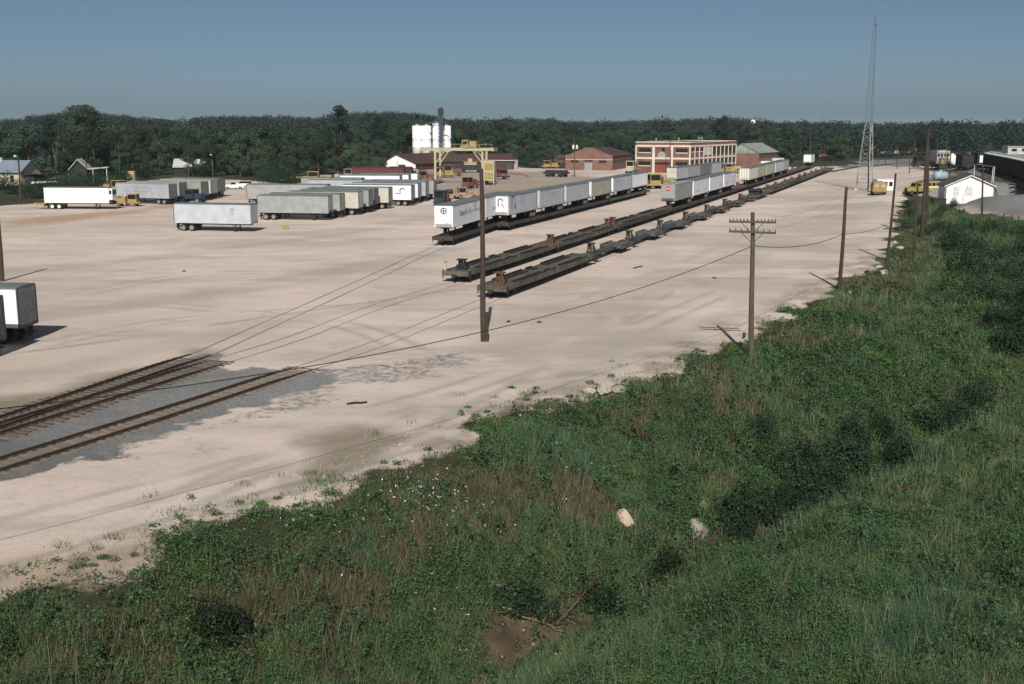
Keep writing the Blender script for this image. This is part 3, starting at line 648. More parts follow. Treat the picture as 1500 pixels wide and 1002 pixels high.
for i, (q, L, sd, ns, lab, rb) in enumerate(spec2):
    t = on1(q, L, lab, line=T2, side=sd, nose=ns, ribs=rb, roof=(GREYT if i == 0 else ROOF))
    if i == 0:
        o = MB().lathe([(.46,0),(.46,.012)], 24).build('emblem', REDINK, t); o.location = (-L/2-.03,0,3.3); o.rotation_euler = (R(90),0,R(-90))
        o = glyphs(4,.7,.24,31).build('lettering', WINK, t); nose_xf(o, L, 0, 3.3); o.location.x -= .015
        on_side(t, glyphs(2,.5,.6,33), GREYINK, -2, 3.2)
    if i in (1,2,3):
        on_side(t, glyphs(6,1.6,.3,40+i), GREYINK, -3.2, 1.9); on_side(t, glyphs(6,1.6,.3,50+i), GREYINK, 4.4, 1.9)
    if i == 4:
        for k in range(4):
            m = MB(); m.box(-L/2-.12, -L/2-.03, -1.0+k*.62, -.86+k*.62, 1.2, 3.85); m.build('nose_rib', BRIGHT, t)
    if i == 9: nose_xf(on_side(t, glyphs(5,1.4,.4,60), BLUEINK, 0, 0), L, 0, 3.3)
# string three: flatcars, spine cars, flatcars
flatcar('empty flatcar at the near end of the right string with a rusty hitch', T3.at(.4, ZR), T3.yaw, 27.6, (.07,), SILL, group=FG, plates=True, hmat=RUSTR)
SG = 'skeleton spine cars of the right string'
words = ['first','second','third','fourth','fifth','sixth','seventh']
for i in range(7):
    spinecar('%s skeleton spine car from the near end of the right string' % words[i], T3.at(28.8+i*16.7, ZR), T3.yaw, 16.0, SG, BLUED if i < 4 else SILLB)
# stacked spare frames on the last spine car's place
t = thing('stacked_car_frame', 'dark stack of spare steel platforms standing on the right string beside the cream ribbed trailer', 'steel frame', T3.at(146.5, ZR), T3.yaw)
m = MB(); m.box(0,14,-1.35,1.35,.55,.95)
for k in range(7): m.box(k*2+.1,k*2+.4,-1.4,1.4,.5,1.0)
m.build('platform', BLUED, t); m = MB(); m.box(.5,5.5,-1.2,1.2,1.75,2.0); m.box(.8,1.3,-1.1,1.1,.95,1.75); m.box(4.6,5.1,-1.1,1.1,.95,1.75); m.build('platform', UNDER, t); m = MB()
for xx in (1.6, 12.4):
    for s_ in (-1, 1): m.tube([(xx, s_*.85, .44), (xx, s_*.68, .44)], .44, 14)
m.box(1.2,12.8,-.3,.3,.3,.55); m.build('wheelset', RUST, t); hitch(t, 8, .95, RUSTR)
for i in range(5):
    flatcar(['near','second','middle','fourth','farthest'][i]+' empty flatcar of the far block on the right string', T3.at(165+i*29.6, ZR), T3.yaw, 29, (.06,.5), SILLB if i % 2 else SILL, group=FG, plates=i < 2, hmat=[RUSTR, SILL, UNDER][i % 3])
# leads from the ballast to the strings, then rails under the cars
def lead(label, px, line, q0, q1, mid=None):
    p = [Vector(a) for a in px]+[Vector(line.at(q)[:2]) for q in np.linspace(q0, q1, 8)]
    # smooth by Catmull-Rom
    out = []
    for i in range(len(p)-1):
        a = p[max(i-1,0)]; b_ = p[i]; c_ = p[i+1]; d_ = p[min(i+2, len(p)-1)]
        for k in range(5):
            u = k/5; out.append(tuple(.5*((2*b_)+(c_-a)*u+(2*a-5*b_+4*c_-d_)*u*u+(3*b_-a-3*c_+d_)*u**3)))
    out.append(tuple(p[-1])); sunken(label, out)
c1 = off_line(r1, GA/2)[-1]; c4 = off_line(r4, -GA/2)[-1]; cA_ = off_line(rA, -GA/2)[-1]
lead('sunken track running up the sand to the left string', [c1]+pts((420,464),(530,414)), T1a, -1, 250)
lead('sunken track running up the sand to the middle string', [c4]+pts((440,493),(560,447)), T2, 0, 330)
lead('sunken track running up the sand to the right string of empty cars', [cA_]+pts((560,502),(650,466)), T3, 0, 330)
# ------------------------------------------------------------------ trailers parked on the ground
RG = 'trailers parked side by side left of the gantry'
def parked(label, px, yaw_deg, L, end='right', nose_at='right', group=None, **k):
    """px: pixel of the near ground corner of the visible right-hand end"""
    v = G(*px); a = R(yaw_deg); ax = Vector((math.cos(a), math.sin(a))); nn = Vector((-math.sin(a), math.cos(a)))
    c_ = Vector((v.x, v.y))-ax*(L/2)+nn*1.22
    yaw = a if nose_at == 'left' else a+math.pi
    return trailer(label, (c_.x, c_.y, v.z), yaw, L, group=group, **k)
# foreground left
parked('white trailer with grey rear doors cut by the left edge of the photo', (31,505), -6, 13, nose_at='left', side=BRIGHT, ribs=False, rear=GREYT, doorcol=GREYT, marker=False)
parked('dark-ended trailer at the very left edge, nearest the camera, beside the white one', (-20,530), -7, 13, nose_at='left', side=DGREY, ribs=True, rear=DGREY, doorcol=DGREY)
# lone silver trailer
t = parked('lone silver ribbed trailer standing clear on the open sand', (368,340.5), -12, 12.0, nose_at='right', side=PSILV, nose=SILVER, gear='down')
o = on_side(t, glyphs(3,.55,.5,70), REDINK, 0, 3.2, y=1.25); o.location = (-3.2,1.25,3.2); o.rotation_euler.z = math.pi
o = glyphs(5,.7,.2,71).build('lettering', GREYINK, t); o.location = (-3.2,1.25,2.65); o.rotation_euler.z = math.pi
# white refrigerated trailer
t = parked('white refrigerated trailer with a side door, a nose cooling unit and yellow chassis ends', (160,307), -5, 12.2, nose_at='right', side=BRIGHT, ribs=False, rim=RIMW, chassis=YEL, h=2.75)
m = MB(); m.box(-6.72,-6.14,-.95,.95,1.75,3.75); m.build('cooling_unit', BRIGHT, t)
m = MB(); m.box(-6.78,-6.72,-.7,.7,2.7,3.55); m.box(-6.6,-6.2,.953,.97,2.75,3.5); m.build('cooling_grille', GLASS, t)
m = MB(); m.box(-6.7,-6.15,-.9,.9,.9,1.5); m.build('fuel_tank', UNDER, t)
m = MB(); m.box(-.1,-.04,1.222,1.25,1.2,3.75); m.box(.98,1.04,1.222,1.25,1.2,3.75); m.box(-.04,.98,1.222,1.232,1.22,3.7); m.build('side_door', WHITE, t)
m = MB(); m.box(6.1,8.1,-1.1,1.1,.85,1.05); m.box(6.4,6.6,-1.0,1.0,.5,.85); m.box(7.7,8.15,-1.2,1.2,.8,1.15); m.build('chassis_tail', YEL, t)
# group of trailers by the wood on the left
LG = 'trailers parked by the wood on the left'
t = parked('silver trailer with a broad band of faded lettering behind the yellow tractor', (249,300), -20, 12.6, nose_at='left', side=SILVER, rear=DGREY, doorcol=DGREY, group=LG, roof=GREYT)
on_side(t, glyphs(11,5.4,.62,75), GREYT, -1.2, 3.2); on_side(t, glyphs(18,5.2,.24,76), GREYINK, -1.2, 2.45)
parked('trailer with a dark rear end, second from the left by the wood', (264,297), -20, 12.6, nose_at='left', side=SILVER, rear=DGREY, doorcol=DGREY, group=LG, roof=GREYT)
parked('cream-grey trailer with brown-grey doors in the middle of the group by the wood', (296,295), -20, 12.6, nose_at='left', side=OLIVE, rear=DGREY, doorcol=DGREY, group=LG, roof=GREYT)
parked('brown-ended trailer fourth along the group by the wood', (310,292), -20, 12.6, nose_at='left', side=CREAM, rear=SILLB, doorcol=GREYT, group=LG, roof=GREYT)
parked('dark grey trailer at the right end of the group by the wood', (321,289), -20, 12.0, nose_at='left', side=DGREY, rear=DGREY, doorcol=DGREY, group=LG, roof=DGREY)
# the main row: right ends run along a line parallel with the string one
row = [((481,323.5),12.0,GREYT,'grey tarnished trailer nearest in the row with wheels at its left end','right',GREYT,False),
 ((499,319.5),12.4,GREYT,'grey trailer with pale end posts, second in the row','left',CREAM,True),
 ((526,315.5),12.6,CREAM,'trailer with a cream side and square white-grey doors, third in the row','left',WHITE,False),
 ((541,312),12.6,GREYT,'dull grey trailer, fourth in the row','left',GREYT,True),
 ((549,309),12.6,DGREY,'dark-ended trailer with a cream panel, fifth in the row','left',DGREY,True),
 ((570,306.5),12.6,CREAM,'cream sided trailer with a rusty end, sixth in the row','left',OLIVE,False),
 ((603,302),13.6,BRIGHT,'bright white trailer with a blue hook emblem near its end','left',SILVER,False),
 ((613,298.5),13.6,WHITE,'white trailer just behind the one with the blue emblem','left',SILVER,False),
 ((624,295.5),13.4,SILVER,'silver trailer, second from the right end of the row','left',SILVER,True),
 ((636,292.5),13.4,GREYT,'grey trailer at the right end of the row','left',GREYT,True)]
for (px, L, sd, lab, na, rr, rb) in row:
    t = parked(lab, px, -10, L, nose_at=na, side=sd, ribs=rb, rear=rr, doorcol=rr, group=RG, nosemark=True)
    if 'hook' in lab:
        m = ring(.34,.56,12,20,200); m.bar((-.5,-.005,0),(-.3,-.005,-.5),.22,.01); m.box(-1.5,-.3,-.01,0,-.55,-.38); o = m.build('emblem', BLUEINK, t); o.location = (5.2-.2,-1.245,2.9)
# second row behind
parked('long grey trailer with a white plate standing behind the row, far left end showing', (480,301), -6, 16.0, nose_at='right', side=GREYT, group=RG)
parked('dark-roofed trailer behind the row, left of the white ones', (546,292), -8, 14.0, nose_at='left', side=SILVER, rear=DGREY, doorcol=DGREY, group=RG)
parked('grey trailer behind the row with a dark end', (530,288), -8, 13.5, nose_at='left', side=GREYT, rear=DGREY, doorcol=DGREY, group=RG)
t = parked('bright white trailer with red lettering behind the row, in front of the maroon boxcar', (586,283), -8, 14.0, nose_at='left', side=BRIGHT, ribs=False, rear=SILVER, doorcol=SILVER, group=RG)
on_side(t, rot_text(text_mesh('Pacific', .9)), REDINK, -3.2, 2.75); on_side(t, glyphs(5,1.2,.35,90), GREYINK, 4.4, 2.9)
parked('white trailer half hidden right of the red-lettered one', (599,281), -8, 14.0, nose_at='left', side=BRIGHT, ribs=False, rear=SILVER, doorcol=SILVER, group=RG)
parked('white-posted trailer at the right of the back row', (612,279), -8, 14.0, nose_at='left', side=BRIGHT, ribs=False, rear=SILVER, doorcol=WHITE, group=RG)
# row beside the concrete-framed building
a4 = P(993,263.5,2.25); T4 = Line((985,282.5),(1056,257.5), 0); T4.o = Vector((39.0,277.5)); T4.d = Vector((59.03-40.18,321.7-277.5)).normalized(); T4.yaw = math.atan2(T4.d.y, T4.d.x)
flatcar('flatcar under the near pair of trailers beside the concrete-framed building', T4.at(-1, ZR), T4.yaw, 25.5, (.05,.53), SILLB, group=FG, plates=False); flatcar('flatcar under the far pair of trailers beside the concrete-framed building', T4.at(25, ZR), T4.yaw, 25, (.05,.53), SILLB, group=FG, plates=False)
for i, (sd, ns, lab) in enumerate(((SILVER, CREAM, 'pale trailer with faint lettering on its nose, nearest the concrete-framed building'), (GREYT, GREYT, 'mid-grey trailer second along beside the concrete-framed building'), (DGREY, DGREY, 'dark green-grey trailer third along beside the concrete-framed building'), (SILVER, WHITE, 'pale grey trailer fourth along beside the concrete-framed building'))):
    t = on1(i*12.3-.3, 12.0, lab, line=T4, side=sd, nose=ns)
    if i == 0: nose_xf(on_side(t, glyphs(5,1.3,.3,95), GREYINK, 0, 0), 12.0, -.1, 3.1)
# ------------------------------------------------------------------ buildings
BRICK = brickmat('red_brick', (.19,.078,.055), (.21,.155,.125), 4); BRICKO = brickmat('orange_brick', (.20,.098,.068), (.20,.15,.12), 4)
CONC = M('painted_concrete', (.60,.54,.465), .8, .1, .8, dirt=.25, dcol=(.45,.4,.34), streak=.3); MAROON = M('maroon_roofing', (.065,.038,.035), .85, .2, .4, dirt=.5, dcol=(.08,.06,.05)); GROOF = M('grey_green_roofing', (.24,.27,.25), .7, .25, .5, dirt=.6, dcol=(.14,.15,.13))
WWALL = M('white_boarding', (.80,.80,.80), .7, .06, 1.0, streak=.3, dcol=(.55,.53,.5)); DROOF = M('dark_shingle_roof', (.075,.07,.065), .9, .25, 1.0); MBOX = M('maroon_car_paint', (.115,.035,.033), .7, .25, .7, dirt=.5, dcol=(.1,.05,.04), streak=.4)
SHUT = M('closed_shutter', (.55,.55,.54), .7, .1, 2); SILOW = M('white_silo_paint', (.84,.85,.87), .45, .04, .5, streak=.15, dcol=(.6,.6,.6)); BLUESTEEL = M('blue_grey_steel', (.055,.075,.115), .6, .2, 1.5); STEELB = M('black_steel', (.03,.03,.033), .7, .25, 1.5)
BEIGE = M('beige_board_wall', (.45,.42,.34), .85, .12, .8, streak=.3); BLUEROOF = M('blue_grey_roof', (.17,.21,.27), .7, .15, .6); PALEROOF = M('pale_tin_roof', (.42,.43,.42), .55, .15, .6, dirt=.4, dcol=(.3,.25,.2)); DARKWALL = M('dark_timber_wall', (.03,.03,.03), .9, .3, 1)
def window(b, x0, x1, z0, z1, y=-.0, axis='y', sill=None, mat=None, frame=None):
    """opening on a facade lying in local y=0 plane facing -y, or x plane facing +x"""
    def bx(m, a0, a1, d0, d1, c0, c1):
        if axis == 'y': m.box(a0, a1, y-d1, y-d0, c0, c1)
        else: m.box(y+d0, y+d1, a0, a1, c0, c1)
    m = MB(); bx(m, x0, x1, .0, .03, z0, z1); w_ = m.build('window', mat or GLASS, b)
    m = MB(); k = max(1, int((x1-x0)/1.1))
    for i in range(k+1): xx = x0+(x1-x0)*i/k; bx(m, xx-.04, xx+.04, .03, .06, z0, z1)
    bx(m, x0, x1, .03, .06, (z0+z1)/2-.03, (z0+z1)/2+.03); m.build('frame', frame or TRIM, w_)
    if sill: m = MB(); bx(m, x0-.1, x1+.1, .0, .14, z0-.28, z0); m.build('sill', sill, w_)
    return w_
# two-storey building with a concrete frame
ang = R(29); o0 = Vector((41.0, 379, 0)); Wd, Ln, HB = 19.2, 47.0, 10.0
t = thing('framed_brick_building', 'two-storey red brick building with a white concrete frame behind the trailers', 'building', o0, -ang)
m = MB(); m.box(.1, Wd-.1, .1, Ln-.1, -.5, HB-.25); m.build('brick_wall', BRICK, t)
m = MB(); m.box(.35, Wd-.35, .35, Ln-.35, HB-.3, HB-.2); m.build('roof', DROOF, t)
m = MB()
m.box(-.06, Wd+.06, -.06, .4, HB-.25, HB+.02); m.box(Wd-.4, Wd+.06, .4, Ln, HB-.25, HB+.02); m.box(-.06, .4, .4, Ln, HB-.25, HB+.02); m.box(.4, Wd-.4, Ln-.4, Ln, HB-.25, HB+.02); m.build('coping', CONC, t)
m = MB()
for x in (0, Wd*.335, Wd*.667, Wd): m.box(max(x-.42, -.05), min(x+.42, Wd+.05), -.1, .35, -.5, 8.9)
for z in (4.35, 8.35): 
    for a, b_ in ((.42, Wd*.335-.42), (Wd*.335+.42, Wd*.667-.42), (Wd*.667+.42, Wd-.42)): m.box(a, b_, -.08, .3, z, z+.62)
nb = 11
for i in range(1, nb+1):
    y = i*Ln/nb; m.box(Wd-.3, Wd+.1, y-.2, y+.2, -.5, 8.9)
for z in (4.35, 8.35):
    for i in range(nb): m.box(Wd-.3, Wd+.08, i*Ln/nb+(.35 if i == 0 else .2), (i+1)*Ln/nb-.2, z, z+.55)
m.build('concrete_frame', CONC, t)
for a, b_ in ((1.2, 5.4), (14.2, 18.2)):
    for z in (6.6, 2.3): window(t, a, b_, z, z+1.25, y=.1, sill=CONC)
window(t, 9.1, 10.3, 7.0, 8.0, y=.1); m = MB(); m.box(7.3, 11.9, .04, .1, -.3, 3.0); d = m.build('door', M('rust_red_door', (.20,.06,.04), .7, .2, 1), t); m = MB(); m.box(7.1,12.1,-.5,.1,3.1,3.4); m.build('lintel', STEELB, d)
m = MB(); m.prism([(7.6,4.98),(10.8,4.98),(10.4,6.3),(9.2,7.0),(8.2,6.3)], 'y', .02, .1); m.build('upper_hatch', GREYT, t)
for i in range(nb):
    y0 = i*Ln/nb+.55; y1 = (i+1)*Ln/nb-.55
    window(t, y0, y1, 5.6 if i > 2 else 6.9, 8.2, y=Wd-.1, axis='x', sill=CONC if i < 3 else None, mat=SHUT if i in (3, 4) else GLASS)
    window(t, y0, y1, 2.3, 3.9, y=Wd-.1, axis='x', sill=CONC)
for i, (x, y) in enumerate(((4,8),(9,16),(14,25),(9,36))):
    m = MB(); m.tube([(x,y,HB-.2),(x,y,HB+.9)], .12, 6); m.lathe([(.25,0),(.3,.15),(.02,.4)], 8, (x,y,HB+.8)); m.build('roof_vent', PALEROOF, t)
# low wing behind, right
t = thing('brick_wing', 'low brick building with a pale grey roof at the right end of the framed building', 'building', (79.5,426,0), -ang)
m = MB(); m.box(0, 13, 0, 24, -.5, 5.2); m.build('brick_wall', BRICKO, t)
m = MB(); m.prism([(-.4,5.2),(6.5,8.6),(13.4,5.2),(13.4,5.4),(6.5,8.8),(-.4,5.4)], 'y', -.3, 24.3); m.add([(0,0,5.2),(13,0,5.2),(6.5,0,8.6)], [(0,1,2)]); m.build('roof', GROOF, t)
m = MB(); m.box(12.9,13.08,.2,23.8,-.4,1.5); m.build('white_base', WWALL, t)
for i in range(7): window(t, 1+i*3.3, 2.6+i*3.3, 3.6, 4.4, y=13.0, axis='x')
# gabled brick building
t = thing('gabled_brick_building', 'low orange brick building with a stepped gable and dark doors left of the framed one', 'building', (18.6,398,0), R(-17))
m = MB(); W_, L_ = 16.8, 34.0
m.prism([(0,-.5),(W_,-.5),(W_,5.3),(W_-1.0,5.3),(W_*.62,7.4),(W_*.62,7.8),(W_*.38,7.8),(W_*.38,7.4),(1.0,5.3),(0,5.3)], 'y', 0, .45); m.box(0, W_, .45, L_, -.5, 4.7); m.build('brick_wall', BRICKO, t)
m = MB(); m.prism([(-.3,4.7),(W_/2,7.3),(W_+.3,4.7),(W_+.3,4.9),(W_/2,7.5),(-.3,4.9)], 'y', .46, L_+.2); m.build('roof', MAROON, t)
m = MB(); m.box(-.02, W_+.02, -.05, 0, 3.55, 3.75); m.build('stone_band', CREAM, t)
for a, b_ in ((2.0,4.7), (12.0,14.7)): window(t, a, b_, 2.6, 3.4, y=0)
window(t, 6.9, 9.7, 2.95, 3.5, y=0); m = MB(); m.box(6.9,9.7,-.06,0,-.3,2.6); d = m.build('door', GREYT, t); m = MB()
for k in range(5): m.box(6.9+k*.7-.03,6.9+k*.7+.03,-.09,-.06,-.3,2.6)
m.build('batten', TRIM, d)
for i in range(7): window(t, 1.5+i*4.6, 3.2+i*4.6, 2.5, 3.5, y=W_, axis='x')
# silos
for i, (px, ztop, r, Y) in enumerate(((611.5,15.3,1.95,452),(625,15.3,1.95,452),(640.5,16.3,1.75,449),(654,15.3,1.9,455))):
    X = (px-750)/1650*(Y*.982+2); zb = 3.6
    t = thing('grain_silo', ['white ribbed grain silo at the left end of the silo group','white grain silo second from the left, behind a thin pole','tallest white silo beside the dark elevator tower','white silo at the right end, half behind the tower'][i], 'silo', (X, Y, 0), 0, 'white silos above the sheds')
    m = MB(); m.lathe([(r,zb),(r,zb+3.3),(r+.05,zb+3.35),(r+.05,zb+3.5),(r,zb+3.55),(r,zb+6.6),(r+.05,zb+6.65),(r+.05,zb+6.8),(r,zb+6.85),(r,ztop-.3),(r*.9,ztop-.05)], 24); m.build('shell', SILOW, t, smooth=True)
    m = MB(); m.lathe([(r*.95,ztop-.1),(.4,ztop+.35),(.4,ztop+.6),(.1,ztop+.62)], 20); m.build('cap', PALEROOF, t)
    m = MB(); m.lathe([(.25,1.8),(r*.98,zb)], 20); m.build('hopper_cone', GREYT, t)
    for a in range(4):
        m = MB(); c_, s_ = math.cos(a*1.571+.785)*r*.95, math.sin(a*1.571+.785)*r*.95; m.box(c_-.12,c_+.12,s_-.12,s_+.12,-.3,zb+.1); m.build('leg', STEELB, t)
    m = MB()
    for k in range(14): a = k*.449; m.bar((r*.95*math.cos(a), r*.95*math.sin(a), ztop), (r*.95*math.cos(a), r*.95*math.sin(a), ztop+.8), .05)
    for k in range(14): a, a2 = k*.449, (k+1)*.449; m.bar((r*.95*math.cos(a), r*.95*math.sin(a), ztop+.8), (r*.95*math.cos(a2), r*.95*math.sin(a2), ztop+.8), .05)
    m.build('railing', RUSTR, t)
X = (646.5-750)/1650*442; t = thing('elevator_tower', 'dark blue-grey elevator tower rising between the white silos', 'tower', (X,446.5,0), 0)
m = MB()
for sx in (-1,1):
    for sy in (-1,1): m.box(sx*.8-.1,sx*.8+.1,sy*.8-.1,sy*.8+.1,-.3,20.5)
for k in range(13):
    z = k*1.57
    for a, b_ in (((-.8,-.8),(.8,-.8)),((.8,-.8),(.8,.8)),((.8,.8),(-.8,.8)),((-.8,.8),(-.8,-.8))): m.bar((*a,z),(*b_,z+1.57),.1); m.bar((*a,z+1.57),(*b_,z+1.57),.1)
m.build('lattice', BLUESTEEL, t); m = MB(); m.box(-.45,.45,-.45,.45,0,19.5); m.build('leg_casing', BLUESTEEL, t)
m = MB(); m.box(-1.1,1.1,-1.0,1.0,19.3,21.2); m.prism([(-1.1,21.2),(1.1,21.2),(.9,22.0),(-.2,22.3)], 'y', -1.0, 1.0); m.build('head_house', STEELB, t)
m = MB(); m.bar((0,-.5,18.5),(-4.8,-.5,15.9),.35); m.bar((0,-.5,17.5),(2.6,1,15.6),.35); m.bar((-1.5,-.4,15.5),(-1.5,-.4,19),.12); m.bar((-6,-.4,16.3),(-.5,-.4,16.3),.15); m.build('chute', BLUESTEEL, t)
# gabled white shed with a long maroon roof
t = thing('white_gabled_shed', 'white gabled shed with a long maroon roof below the silos', 'shed', (-45.3,400,0), R(30)); t.rotation_euler.z = R(-28)
W_, L_ = 13.5, 38.0
m = MB(); m.prism([(0,-.3),(W_,-.3),(W_,2.3),(W_*.42,5.2),(0,2.3)], 'y', 0, .25); m.build('gable_wall', WWALL, t)
m = MB(); m.box(.1, W_-.1, .25, L_, -.3, 2.25); m.build('wall', MBOX, t)
m = MB(); m.prism([(-.5,2.1),(W_*.42,5.25),(W_+.5,2.1),(W_+.5,2.3),(W_*.42,5.5),(-.5,2.3)], 'y', -.35, L_); m.build('roof', MAROON, t)
m = MB(); m.box(6.5,9.4,-.05,0,-.2,1.9); m.build('door', STEELB, t)
t = thing('maroon_long_shed', 'long low shed with a dull maroon roof behind the gantry', 'shed', (-30.5,408,0), R(-4))
m = MB(); m.box(0,30,0,10,-.3,2.6); m.build('wall', M('shed_dark_wall', (.06,.035,.03), .9, .3, .6), t); m = MB(); m.prism([(-.5,2.5),(5,5.0),(10.5,2.5),(10.5,2.75),(5,5.25),(-.5,2.75)], 'x', -.4, 30.4); m.build('roof', MAROON, t); window(t, 4, 6, 1, 2, y=0); window(t, 20, 23, 1, 2, y=0)
t = thing('small_red_shed', 'small dark shed with a pale-edged red roof right of the gantry', 'shed', (-8.3,402,0), R(-6))
m = MB(); m.box(0,9,0,6,-.3,3.1); m.build('wall', M('shed_dark_wall', (.06,.035,.03)), t); m = MB(); m.prism([(-.4,3.1),(6.4,3.9),(6.4,4.1),(-.4,3.3)], 'x', -.4, 9.4); m.build('roof', MBOX, t); m = MB(); m.box(-.4,9.4,-.5,-.41,3.05,3.35); m.build('fascia', PALEROOF, t); m = MB(); m.box(6.6,8.2,-.05,0,0,2.2); m.build('door', BLUED, t); m = MB(); m.box(9.0,10.2,1,4,-.3,3.4); m.build('lean_to', GREYT, t)
# white hut by the right-hand yard
a = HUT0; zh = a.z; b_ = Vector((*P(1453.5,298.8,zh), zh)); W_ = (b_-a).length
t = thing('white_hut', 'small white boarded hut with a dark pitched roof on the right', 'hut', (a.x,a.y,zh), math.atan2(b_.y-a.y, b_.x-a.x))
he = 26*(a.y*CP+(CH-zh)*SP)/1650; hr = he+14.5*(a.y*CP)/1650; L_ = 8.5
m = MB(); m.prism([(0,-.6),(W_,-.6),(W_,he),(W_/2,hr-.12),(0,he)], 'y', 0, L_); m.build('wall', WWALL, t)
m = MB(); e_ = .45; sl_ = (hr-he)/(W_/2); m.prism([(-e_,he-e_*sl_),(W_/2,hr),(W_+e_,he-e_*sl_),(W_+e_,he-e_*sl_+.14),(W_/2,hr+.16),(-e_,he-e_*sl_+.14)], 'y', -.35, L_+.35); m.build('roof', DROOF, t)
m = MB(); m.prism([(-e_,he-e_*sl_-.02),(W_/2,hr-.02),(W_+e_,he-e_*sl_-.02),(W_+e_,he-e_*sl_+.13),(W_/2,hr+.14),(-e_,he-e_*sl_+.13)], 'y', -.41, -.352); m.build('barge_board', WWALL, t)
for f0, f1 in ((.14,.28), (.42,.56), (.73,.82)):
    w_ = window(t, W_*f0, W_*f1, he*.45, he*.93, y=0, mat=SHUT if f0 < .7 else WWALL, frame=WWALL)
m = MB(); m.box(-.35,-.25,-.3,0,0,he); m.tube([(W_*.37,-.1,.0),(W_*.37,-.1,he*.4),(W_*.45,-.1,he*1.05)], .04, 6); m.build('pipe', GREYT, t)
m = MB()
for k in range(1, 14): m.box(.02, W_-.02, -.012, 0, k*he/14-.012, k*he/14+.012)
m.build('board_joint', CONC, t)
v = G(1367,301.5); t = thing('black_bin', 'low black bunker standing against the left side of the white hut', 'bunker', v, R(-12)); m = MB(); s_ = (v.y)/1650; m.box(0,17.5*s_,0,2.4,-.4,9.2*s_); m.build('box', STEELB, t); m = MB(); m.box(-.08,17.5*s_+.08,-.08,2.5,9.2*s_,9.2*s_+.12); m.build('lid', UNDER, t)
# houses at the left edge
a = G(-22,271); t = thing('beige_house', 'beige house with a blue-grey roof at the far left edge', 'house', a, R(-10))
s_ = a.y/1650; m = MB(); m.box(0,58*s_,0,9,-.3,20*s_); m.prism([(0,20*s_),(9,20*s_),(4.5,34*s_)], 'x', .05, 58*s_-.05); m.build('wall', BEIGE, t)
m = MB(); m.prism([(-.6,20*s_-.4),(4.5,34*s_),(9.6,20*s_-.4),(9.6,20*s_-.2),(4.5,34*s_+.2),(-.6,20*s_-.2)], 'x', -.4, 58*s_+.4); m.build('roof', BLUEROOF, t)
window(t, 42*s_, 47*s_, 5*s_, 14*s_, y=0); m = MB(); m.box(10*s_,13*s_,4,5,30*s_,39*s_); m.build('chimney', WWALL, t)
m = MB(); m.prism([(1,15*s_),(9.5,10*s_),(9.5,11*s_),(1,17*s_)], 'x', 58*s_, 75*s_); m.box(58*s_+.1,74*s_,1.5,9,-.3,12*s_); m.build('side_porch', DARKWALL, t)
a = G(104,268); t = thing('dark_house', 'dark timber house with a pale tin roof and porch behind the refrigerated trailer', 'house', a, R(14))
s_ = a.y/1650; m = MB(); m.prism([(0,-.3),(22*s_,-.3),(22*s_,20*s_),(11*s_,33*s_),(0,20*s_)], 'y', 0, 9); m.build('wall', DARKWALL, t)
m = MB(); m.prism([(-2*s_,18*s_),(11*s_,33*s_),(11*s_,34.5*s_),(-2*s_,19.5*s_)], 'y', -.6, 9.3); m.prism([(11*s_,33*s_),(25*s_,19*s_),(25*s_,20.5*s_),(11*s_,34.5*s_)], 'y', -.6, 9.3); m.build('roof', PALEROOF, t)
m = MB(); m.prism([(24*s_,19*s_),(52*s_,21*s_),(52*s_,22.2*s_),(24*s_,20.4*s_)], 'y', -.3, 6); m.build('porch_roof', PALEROOF, t)
for k in (31, 50): m = MB(); m.box(k*s_-.08,k*s_+.08,0,.16,-.3,20*s_); m.build('porch_post', WWALL, t)
window(t, 7*s_, 12*s_, 6*s_, 13*s_, y=0)
a = G(230,262); t = thing('pale_cottage', 'pale roofed cottage almost hidden among the trees behind the left trailers', 'house', (a.x-2,a.y+24,0), R(8)); m = MB(); m.box(0,9,0,7,-.2,2.6); m.build('wall', DARKWALL, t); m = MB(); m.prism([(-.5,2.4),(3.5,4.8),(7.5,2.4),(7.5,2.6),(3.5,5.0),(-.5,2.6)], 'x', -.4, 9.4); m.build('roof', PALEROOF, t)
a = G(1490,226); t = thing('white_trackside_building', 'long white building beyond the dark freight cars at the right edge', 'building', (a.x-4,a.y,a.z), R(-8)); m = MB(); m.box(0,26,0,9,-.5,3.0); m.build('wall', PALEROOF, t); m = MB(); m.box(-.3,26.3,-.3,9.3,3.0,3.3); m.build('roof', GREYT, t)
for k in range(5): window(t, 1.5+k*4, 3.5+k*4, 1.2, 2.3, y=0)
# ------------------------------------------------------------------ gantry crane
a = G(638,270); b_ = G(708,270); sc_ = (b_.x-a.x); t = thing('gantry_crane', 'pale yellow travelling gantry crane with a cab on its beam', 'crane', (a.x,a.y,a.z), R(-8))
u = sc_; hz = 47*a.y/1650
for x in (0, u):
    for y in (0, 6.5):
        m = MB(); m.box(x-.27,x+.27,y-.25,y+.25,.5,hz); m.build('leg', PYEL, t)
    m = MB(); m.box(x-.3,x+.3,-.9,7.4,.45,1.1); b2 = m.build('end_truck', PYEL, t)
    m = MB()
    for y in (-.4,1.2,5.3,6.9): m.tube([(x-.22,y,.4),(x+.22,y,.4)], .4, 12)
    m.build('wheel', TYRE, b2)
m = MB()
for y in (.0, 6.5): m.box(-3.5,u+3.0,y-.3,y+.3,hz+.2,hz+.85)
m.box(-3.5,-3.1,-.4,6.9,hz+.1,hz+.9); m.box(u+2.6,u+3.0,-.4,6.9,hz+.1,hz+.9); m.build('bridge_beam', PYEL, t)
m = MB()
